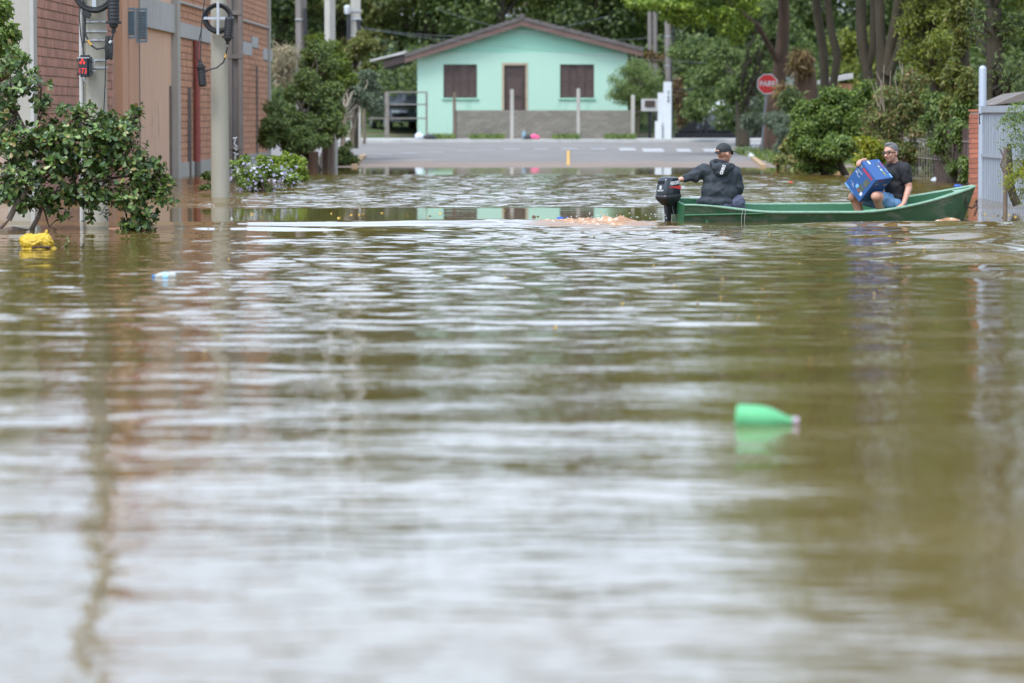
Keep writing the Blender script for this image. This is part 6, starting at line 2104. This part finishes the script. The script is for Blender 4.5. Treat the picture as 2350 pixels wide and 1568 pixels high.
# --- the carton
box = thing('carton', 'blue printed tool carton with red lettering held tilted on the passenger\'s knees', 'box', b4)
M_bx = surf('carton_blue', (0.035, 0.105, 0.28), (0.030, 0.092, 0.25), 2, 0.42)
M_bxt = M_bx
M_bxr = surf('carton_red', (0.66, 0.035, 0.045), None, 4, 0.45)
M_bxw = surf('carton_white', (0.72, 0.76, 0.82), None, 4, 0.45)
M_bxl = surf('carton_light_blue', (0.22, 0.46, 0.78), (0.18, 0.40, 0.72), 6, 0.45)
M_bxg = surf('carton_picture_dark', (0.045, 0.060, 0.065), (0.14, 0.15, 0.10), 30, 0.5)
M_bxc = surf('carton_picture_green', (0.20, 0.30, 0.08), (0.12, 0.30, 0.22), 30, 0.5)
M_bxo = surf('carton_picture_tan', (0.50, 0.34, 0.14), (0.35, 0.25, 0.14), 30, 0.5)
O0 = Vector((0, 0, 0))
crn = [O0 - ba * i + bb_ * j + bcv * k for i in (0, 1) for j in (0, 1) for k in (0, 1)]
m = MB()
m.add(crn, [(0, 1, 3, 2), (4, 6, 7, 5), (0, 4, 5, 1), (2, 3, 7, 6), (0, 2, 6, 4), (1, 5, 7, 3)])
m.build('case', M_bx, box, local=True, bevel=0.004)
na, nb_, nc = ba.normalized(), bb_.normalized(), bcv.normalized()
Q1 = -ba


def fpt(face, u, v):
    if face == 'front':
        return Q1 + ba * u + bb_ * v - nc * 0.0012
    if face == 'top':
        return Q1 + ba * u + bcv * v - nb_ * 0.0012
    return bcv * u + bb_ * v + na * 0.0012


AX = {'front': (na, -nb_), 'top': (na, nc), 'side': (nc, -nb_)}


def panel(name, face, u, v, w, h, mat, up=0.0):
    c_ = fpt(face, u, v)
    x, y = AX[face]
    n_ = x.cross(y)
    c_ = c_ + n_ * up
    mk(name, [c_ - x * w / 2 - y * h / 2, c_ + x * w / 2 - y * h / 2, c_ + x * w / 2 + y * h / 2, c_ - x * w / 2 + y * h / 2], [(0, 1, 2, 3)], mat, box, local=True)


def word(name, body, face, u, v, w, h, mat, bold=0.0, shear=0.0):
    x, y = AX[face]
    lettering(name, body, 0.05, fpt(face, u, v), x, y, mat, box, local=True, bold=bold, shear=shear, fit=(w, h), ext=0.0004)


word('maker_name', 'BOSCH', 'front', .56, .115, .185, .036, M_bxr, .0025)
word('product_line', 'Professional', 'front', .23, .27, .095, .017, M_bxw, .0005)
for k, (u, w) in enumerate(((.13, .05), (.11, .04), (.24, .06))):
    panel('small_print', 'front', u + .02 * k, .34 + .04 * k, w, .005 if k != 1 else .009, M_bxw)
m = MB()
c_ = fpt('front', .13, .125)
m.tube([c_ + na * .019 * math.cos(t_) + nb_ * .019 * math.sin(t_) for t_ in np.linspace(0, 2 * math.pi, 21)], 0.0018, 4, caps=False)
m.tube([c_ - na * .010, c_ + na * .010], 0.0016, 4)
m.tube([c_ - na * .009 - nb_ * .008, c_ - na * .009 + nb_ * .008], 0.0016, 4)
m.tube([c_ + na * .009 - nb_ * .008, c_ + na * .009 + nb_ * .008], 0.0016, 4)
m.build('round_emblem', M_bxw, box, local=True)
panel('light_band', 'front', .14, .965, .085, .022, M_bxl)
panel('faded_band', 'front', .44, .965, .09, .020, surf('carton_mid_blue', (0.09, 0.21, 0.44), None, 8, .45))
panel('product_photo', 'front', .75, .36, .075, .105, M_bxg)
panel('product_photo', 'front', .70, .66, .085, .10, M_bxg)
panel('product_photo', 'front', .84, .76, .035, .05, M_bxw, .0004)
panel('product_photo', 'front', .66, .74, .016, .03, M_bxr, .0006)
panel('glow_print', 'front', .50, .68, .04, .05, M_bxl)
word('voltage_figure', '2', 'front', .30, .77, .016, .026, M_bxw, .002)
panel('small_print', 'front', .20, .735, .010, .010, M_bxw)
panel('small_print', 'front', .38, .80, .022, .006, M_bxw)
panel('white_sticker', 'top', .115, .335, .055, .032, M_bxw)
for u, w, mt in ((.28, .05, M_bxg), (.36, .05, M_bxw), (.46, .05, M_bxg), (.54, .04, M_bxw), (.64, .05, M_bxc), (.74, .05, M_bxo), (.80, .03, M_bxc)):
    panel('picture_strip', 'top', u, .685, w, .034, mt)
word('maker_name', 'BOSCH', 'top', .31, .905, .085, .018, M_bxr, .0015)
word('product_line', 'Professional', 'top', .60, .92, .065, .012, M_bxw)
panel('light_band', 'top', .87, .935, .060, .024, M_bxl)
panel('round_mark', 'top', .12, .90, .02, .02, M_bxl)
word('maker_name', 'BOSCH', 'side', .40, .09, .11, .018, M_bxr, .001)
word('product_line', 'Professional', 'side', .24, .21, .07, .011, M_bxw)
panel('product_photo', 'side', .80, .30, .055, .035, M_bxo)
panel('round_mark', 'side', .10, .09, .02, .02, M_bxl)

# ------------------------------------------------------------------ churned water behind the motor
fx0, fx1, fy0, fy1 = -0.65, 2.35, 42.6, 46.6
xs2, ys2 = np.arange(fx0, fx1, 0.022), np.arange(fy0, fy1, 0.024)
X2, Y2 = np.meshgrid(xs2, ys2)
env = 0.85 * np.exp(-((X2 - 1.1) / 0.72) ** 2 - ((Y2 - 44.9) / 0.95) ** 2) + 0.35 * np.exp(-((X2 - 0.4) / 0.5) ** 2 - ((Y2 - 44.6) / .8) ** 2)
nz = 0.35 * vnoise(X2 * 4, Y2 * 3.2, 1) + 0.35 * vnoise(X2 * 10, Y2 * 7, 2) + 0.3 * vnoise(X2 * 21, Y2 * 17, 3)
Z2 = -0.030 + 0.115 * env * (0.75 + 0.7 * nz) + 0.035 * np.maximum(0, nz) * env
V = np.stack([X2, Y2, Z2], -1).reshape(-1, 3)
nxx = len(xs2)
i2 = np.arange((len(ys2) - 1) * nxx).reshape(-1, nxx)[:, :-1].ravel()
mf, t, b = _nodes('wake_foam')
ge = t.nodes.new('ShaderNodeNewGeometry')
no = t.nodes.new('ShaderNodeTexNoise')
no.inputs['Scale'].default_value = 11
no.inputs['Detail'].default_value = 6
t.links.new(ge.outputs['Position'], no.inputs['Vector'])
r = ramp(t, [(0.36, (0.30, 0.155, 0.072)), (0.55, (0.42, 0.24, 0.13)), (0.66, (0.66, 0.56, 0.45))])
t.links.new(no.outputs['Fac'], r.inputs['Fac'])
t.links.new(r.outputs['Color'], b.inputs['Base Color'])
b.inputs['Roughness'].default_value = 0.35
b.inputs['IOR'].default_value = 1.33
bu = t.nodes.new('ShaderNodeBump')
bu.inputs['Distance'].default_value = 0.02
t.links.new(no.outputs['Fac'], bu.inputs['Height'])
t.links.new(bu.outputs['Normal'], b.inputs['Normal'])
o = mk('wake_foam', V, np.stack([i2, i2 + 1, i2 + nxx + 1, i2 + nxx], 1), mf, None, smooth=True)
tag(o, 'churned orange brown foam thrown up behind the outboard', 'foam', kind='stuff')
# small drops above it
m = MB()
for k in range(26):
    c_ = Vector((np.random.default_rng(k).uniform(0.6, 1.9), 45.5 + 0.3 * math.sin(k), 0.06 + 0.06 * (k * 7 % 5) / 5))
    m.lathe([(0.003, -.006), (0.007, 0), (0.003, .006)], c_, (0, 0, 1), 6)
o = m.build('water_drops', M_bxw, None)
tag(o, 'small drops splashing above the churned wake', 'splash', kind='stuff')
bs_ = P(2192, 513, 45.6)
body_o = body_mesh('bow_splash', [('e', Vector((bs_.x, 46.15, 0.0)), (0.12, 0.10, 0.045)), ('e', Vector((bs_.x - .10, 46.1, 0.0)), (0.10, 0.08, 0.025)), ('e', Vector((bs_.x + .08, 46.2, 0.0)), (0.06, 0.08, 0.03))], 0.012, mf, None, 2)
tag(body_o, 'pale curl of water pushed up under the bow of the boat', 'splash', kind='stuff')

# ------------------------------------------------------------------ floating things
M_gbot = plastic_clear('green_plastic', (0.20, 0.66, 0.31), 0.2, 0.4)
gbp = P(1690, 968, 15.6); gbp.z = 0.012
gb = thing('plastic_bottle', 'green plastic bottle lying on the water in the foreground', 'bottle', gbp)
axb = Vector((1, -0.12, -0.06))
MB().lathe([(0.022, 0.004), (0.030, -0.004), (0.049, 0.0), (0.055, 0.014), (0.055, 0.04), (0.0535, 0.045), (0.055, 0.05), (0.055, 0.095), (0.053, 0.115), (0.046, 0.145), (0.035, 0.172), (0.023, 0.198), (0.0155, 0.213), (0.0145, 0.232)], gbp + Vector((0, 0, 0.020)), axb, 26).build('bottle_body', M_gbot, gb, smooth=True)
MB().lathe([(0.0165, 0.234), (0.0175, 0.236), (0.0175, 0.254), (0.015, 0.257)], gbp + Vector((0, 0, 0.020)), axb, 20).build('cap', surf('pale_cap', (0.45, 0.36, 0.42), None, 5, .4), gb, smooth=True)
M_cbot = plastic_clear('clear_plastic', (0.62, 0.64, 0.60), 0.15, 0.4)
cbp = P(404, 631, 30.0); cbp.z = 0.012
cbt = thing('plastic_bottle', 'clear plastic water bottle with a blue label and cap floating on the left', 'bottle', cbp)
axc = Vector((-1, -0.1, -0.03))
MB().lathe([(0.022, 0), (0.030, 0.006), (0.031, 0.03), (0.029, 0.05), (0.031, 0.07), (0.031, 0.105), (0.028, 0.135), (0.017, 0.16), (0.012, 0.168)], cbp, axc, 22).build('bottle_body', M_cbot, cbt, smooth=True)
MB().lathe([(0.0318, 0.064), (0.0322, 0.066), (0.0322, 0.104), (0.0318, 0.106)], cbp, axc, 22).build('paper_label', surf('label_blue', (0.22, 0.56, 0.80), (0.45, 0.75, 0.9), 20, .4), cbt, smooth=True)
MB().lathe([(0.0135, 0.168), (0.015, 0.170), (0.015, 0.186), (0.013, 0.188)], cbp, axc, 18).build('cap', surf('cap_blue', (0.06, 0.24, 0.55), None, 5, .4), cbt, smooth=True)

M_ybag = surf('yellow_bag', (0.58, 0.40, 0.015), (0.44, 0.27, 0.015), 7, 0.4, bump=0.02, bscale=22, stretch=(1, 1, 2.5), spots=((0.42, 0.20, 0.03), 0.64, 8))
yd = 36.6
qq = lambda px, py, dd=0.0: P(px, py, yd + dd)
yb_ = thing('plastic_bag', 'knotted yellow plastic bag full of rubbish, caught under the leafy shrub', 'bag', P(86, 570, yd))
body_mesh('bag', [('e', qq(85, 558), (0.165, 0.13, 0.080)), ('e', qq(66, 553), (0.09, 0.09, 0.065)), ('e', qq(100, 553, .02), (0.10, 0.09, 0.070)), ('c', qq(98, 546), 0.045, qq(103, 539), 0.012), ('c', qq(101, 542), 0.012, qq(107, 530), 0.010), ('c', qq(88, 549), .03, qq(101, 541), .010), ('e', qq(90, 572), (0.17, .13, .03))], 0.009, M_ybag, yb_, 1, crumple=(0.011, 20))
body_mesh('rubbish', [('e', qq(95 + 6 * k, 567 + (k % 2), -0.11), (0.022, 0.03, 0.013)) for k in range(-3, 4)], 0.007, surf('dark_rubbish', (0.10, 0.045, 0.03), (0.03, 0.02, 0.015), 30, .8), yb_, 1)
lettering('bag_print', 'B', 0.05, qq(93, 559, -0.155), (1, 0, -.2), (0, 0, 1), M_iron, yb_)


def blob(name, label, cat, prims, mat, vox=0.012, base=None):
    t = thing(name, label, cat, base if base is not None else Vector(prims[0][1]))
    body_mesh('lump', prims, vox, mat, t, 1)
    return t


M_wbag = surf('white_bag', (0.62, 0.66, 0.70), (0.48, 0.52, 0.57), 9, 0.4, bump=0.03, bscale=12)
wd = 75.5
blob('plastic_bag', 'white plastic bag floating below the brown panel of the bar fence', 'bag', [('e', P(2153, 415, wd), (.15, .14, .085)), ('e', P(2143, 419, wd), (.09, .1, .05)), ('e', P(2160, 419, wd), (.08, .1, .06))], M_wbag)
M_bluel = surf('blue_litter', (0.03, 0.12, 0.48), None, 20, .4)
blob('litter', 'blue and white wrapper floating beside the brick pier', 'litter', [('e', P(2197, 427, 68.5), (.07, .06, .03)), ('e', P(2205, 428, 68.5), (.05, .05, .02))], M_bluel)
blob('float', 'small round red float on the water between the two men', 'float', [('e', P(1815, 421, 73), (.055, .055, .04))], M_redpaint)
blob('litter', 'blue plastic scrap floating left of the wake, larger of two', 'litter', [('e', P(1285, 500, 47.6), (.045, .04, .014)), ('e', P(1291, 500.5, 47.6), (.02, .03, .012))], M_bluel, 0.006)
blob('litter', 'tiny blue plastic scrap nearest the wake, smaller of two', 'litter', [('e', P(1302, 500, 47.6), (.018, .02, .012))], M_bluel, 0.005)
blob('ball', 'small dull brown ball afloat on the mint reflection', 'ball', [('e', P(1225, 497, 48), (.026, .026, .020))], M_brownpost, 0.006)
blob('cup', 'pale broken cup tipped up on the water near the second pole', 'litter', [('c', P(531, 513, 46.0), .016, P(532, 504, 46.0), .020), ('c', P(532, 504, 46), .018, P(531, 499, 46), .008), ('c', P(529, 512, 46), .008, P(518, 511.5, 46), .005)], M_shoe, 0.005)
g2 = np.random.default_rng(17)
o = MB().tube([P(x, y, 40.6) for x, y in ((548, 542.5), (560, 540), (578, 538.5), (597, 538.8), (608, 541), (614, 544), (618, 546))], [.004, .008, .009, .009, .010, .010, .004], 7).build('driftwood', M_bark, None, smooth=True)
tag(o, 'curved dark stick floating on the smooth wake', 'stick')
o = MB().tube([P(x, y, 36.8) for x, y in ((181, 577), (187, 569), (193, 560))], [.009, .010, .008], 7).build('driftwood', M_bark, None, smooth=True)
tag(o, 'short dark stick poking up beside the yellow bag', 'stick')
sg = thing('sprig', 'small dark leafy sprig rising from the water beside the yellow bag', 'sprig', P(160, 575, 37))
MB().tube([P(132, 570, 37), P(148, 566, 37), P(160, 561, 37), P(170, 568, 37)], [.006, .005, .004, .003], 5).build('stem', M_twig, sg)
C = np.array([tuple(P(x, y, 37)) for x, y in ((148, 560), (152, 556), (156, 553), (160, 551), (163, 556), (167, 560), (160, 563), (171, 572), (173, 569), (165, 566), (154, 562), (150, 569))])
V, F = leaf_mesh_arrays(C, np.tile((0, -.5, .6), (len(C), 1)), 0.045, 0.6, g2, 0)
mk('leaves', V, F, L_fore, sg)

# litter by the house
for lb, cat, nm, px, py, d, rr, mt in [('white rubbish bag lying at the left corner of the house', 'bag', 'rubbish_bag', 962, 321, 133.2, (.16, .12, .13), M_wbag), ('black rubbish bag at the left end of the block wall', 'bag', 'rubbish_bag', 985, 327, 133.0, (.22, .14, .10), M_black),
                                      ('bright pink bundle on the kerb in front of the block wall', 'bundle', 'bundle', 1226, 325, 132.9, (.18, .13, .10), surf('pink_cloth', (0.78, 0.10, 0.22), (0.6, 0.08, 0.18), 10, .8)), ('black bag beside the pink bundle', 'bag', 'rubbish_bag', 1212, 326, 132.9, (.15, .12, .09), M_black),
                                      ('small blue grey bottle standing at the block wall', 'bottle', 'bottle_litter', 1203, 318, 133.1, (.09, .09, .16), M_bluelouvre)]:
    b_ = P(px, py, d)
    z0 = ground_z(d) + .1
    blob(nm, lb, cat, [('e', Vector((b_.x, d, z0 + rr[2] * .8)), rr), ('e', Vector((b_.x + rr[0] * .5, d, z0 + rr[2] * .5)), (rr[0] * .7, rr[1], rr[2] * .6)), ('c', Vector((b_.x, d, z0 + rr[2] * 1.2)), rr[2] * .5, Vector((b_.x - .02, d, z0 + rr[2] * 1.75)), .03)], mt, 0.02)
# grass at the foot of the wall and on the banks
n = 5200
gxs = np.concatenate([g2.uniform(P(985, 0, 133.5).x, P(1460, 0, 133.5).x, n // 2), g2.uniform(P(1708, 0, 110).x, P(1860, 0, 110).x + 1.5, n // 2)])
gds = np.concatenate([g2.uniform(133.3, 133.95, n // 2), g2.uniform(97, 118, n // 2)])
keep = np.concatenate([vnoise(gxs[:n // 2] * 1.1, gds[:n // 2] * 0 + 2, 6) > -0.05, vnoise(gxs[n // 2:] * .6, gds[n // 2:] * .4, 7) > -0.25])
near_left = np.concatenate([gxs[:n // 2] < P(1043, 0, 133.5).x, np.zeros(n // 2, bool)])
keep |= near_left
gxs, gds = gxs[keep], gds[keep]
gzs = np.array([ground_z(d) for d in gds]) + np.where(gds > 130, .10, 0.0)
C = np.stack([gxs, gds, gzs], 1)
N = unit(np.stack([g2.normal(0, .6, len(C)), -np.ones(len(C)), .15 * np.ones(len(C))], 1))
T = unit(np.stack([g2.normal(0, .35, len(C)), g2.normal(0, .3, len(C)), np.ones(len(C))], 1))
B = unit(np.cross(N, T))
L = g2.uniform(.08, .26, (len(C), 1))
V = np.stack([C - B * .022, C + B * .022, C + T * L * .6 + B * .015, C + T * L], 1).reshape(-1, 3)
o = mk('grass', V, np.arange(len(V)).reshape(-1, 4), L_grass, None)
tag(o, 'tufts of green grass along the kerbs and banks', 'grass', kind='stuff')

# yellow leaves on the water
ylm = None
M_yl = surf('yellow_leaf', (0.50, 0.33, 0.03), (0.40, 0.22, 0.03), 20, .6)
spots_ = [(525, 597), (596, 600), (505, 775), (1275, 757), (2020, 670), (1905, 628), (1925, 690), (1690, 640), (1750, 668), (1835, 608), (1940, 770), (2150, 745), (1985, 548), (2060, 560), (2120, 572), (1500, 612), (1160, 640), (700, 655), (470, 812), (1860, 830),
          (935, 495), (1010, 490), (980, 500), (600, 497), (780, 500), (760, 490), (2268, 503), (2278, 497), (2290, 495), (2300, 500), (2315, 494), (2330, 498), (2340, 492), (2262, 492)]
for k in range(26):
    spots_.append((g2.uniform(1300, 2330), g2.uniform(535, 760)))
for k in range(14):
    spots_.append((g2.uniform(560, 1450), g2.uniform(482, 505)))
for k, (px, py) in enumerate(spots_):
    d = CAMZ * FPX / (py - HOR)
    p = P(px, py, d)
    if ylm is None:
        ylm = np_mesh('fallen_leaf', MB().tube([(-.022, 0, 0), (-.01, 0, .002), (.008, 0, .004), (.022, 0, .003)], [.003, .013, .012, .002], 6, flat=.3).v, MB().tube([(-.022, 0, 0), (-.01, 0, .002), (.008, 0, .004), (.022, 0, .003)], [.003, .013, .012, .002], 6, flat=.3).f, M_yl)
    o = bpy.data.objects.new('fallen_leaf', ylm)
    COL.objects.link(o)
    o.location = (p.x, p.y, 0.012 if d < 46 else 0.004)
    o.rotation_euler = (g2.uniform(-.3, .3), g2.uniform(-.5, .5), g2.uniform(0, 6.28))
    s_ = g2.uniform(.7, 1.2) * (0.65 if d < 38 else 1.0)
    o.scale = (s_, s_, s_)
    tag(o, 'tiny yellow fallen leaf floating on the brown water', 'leaf', 'yellow leaves on the water')
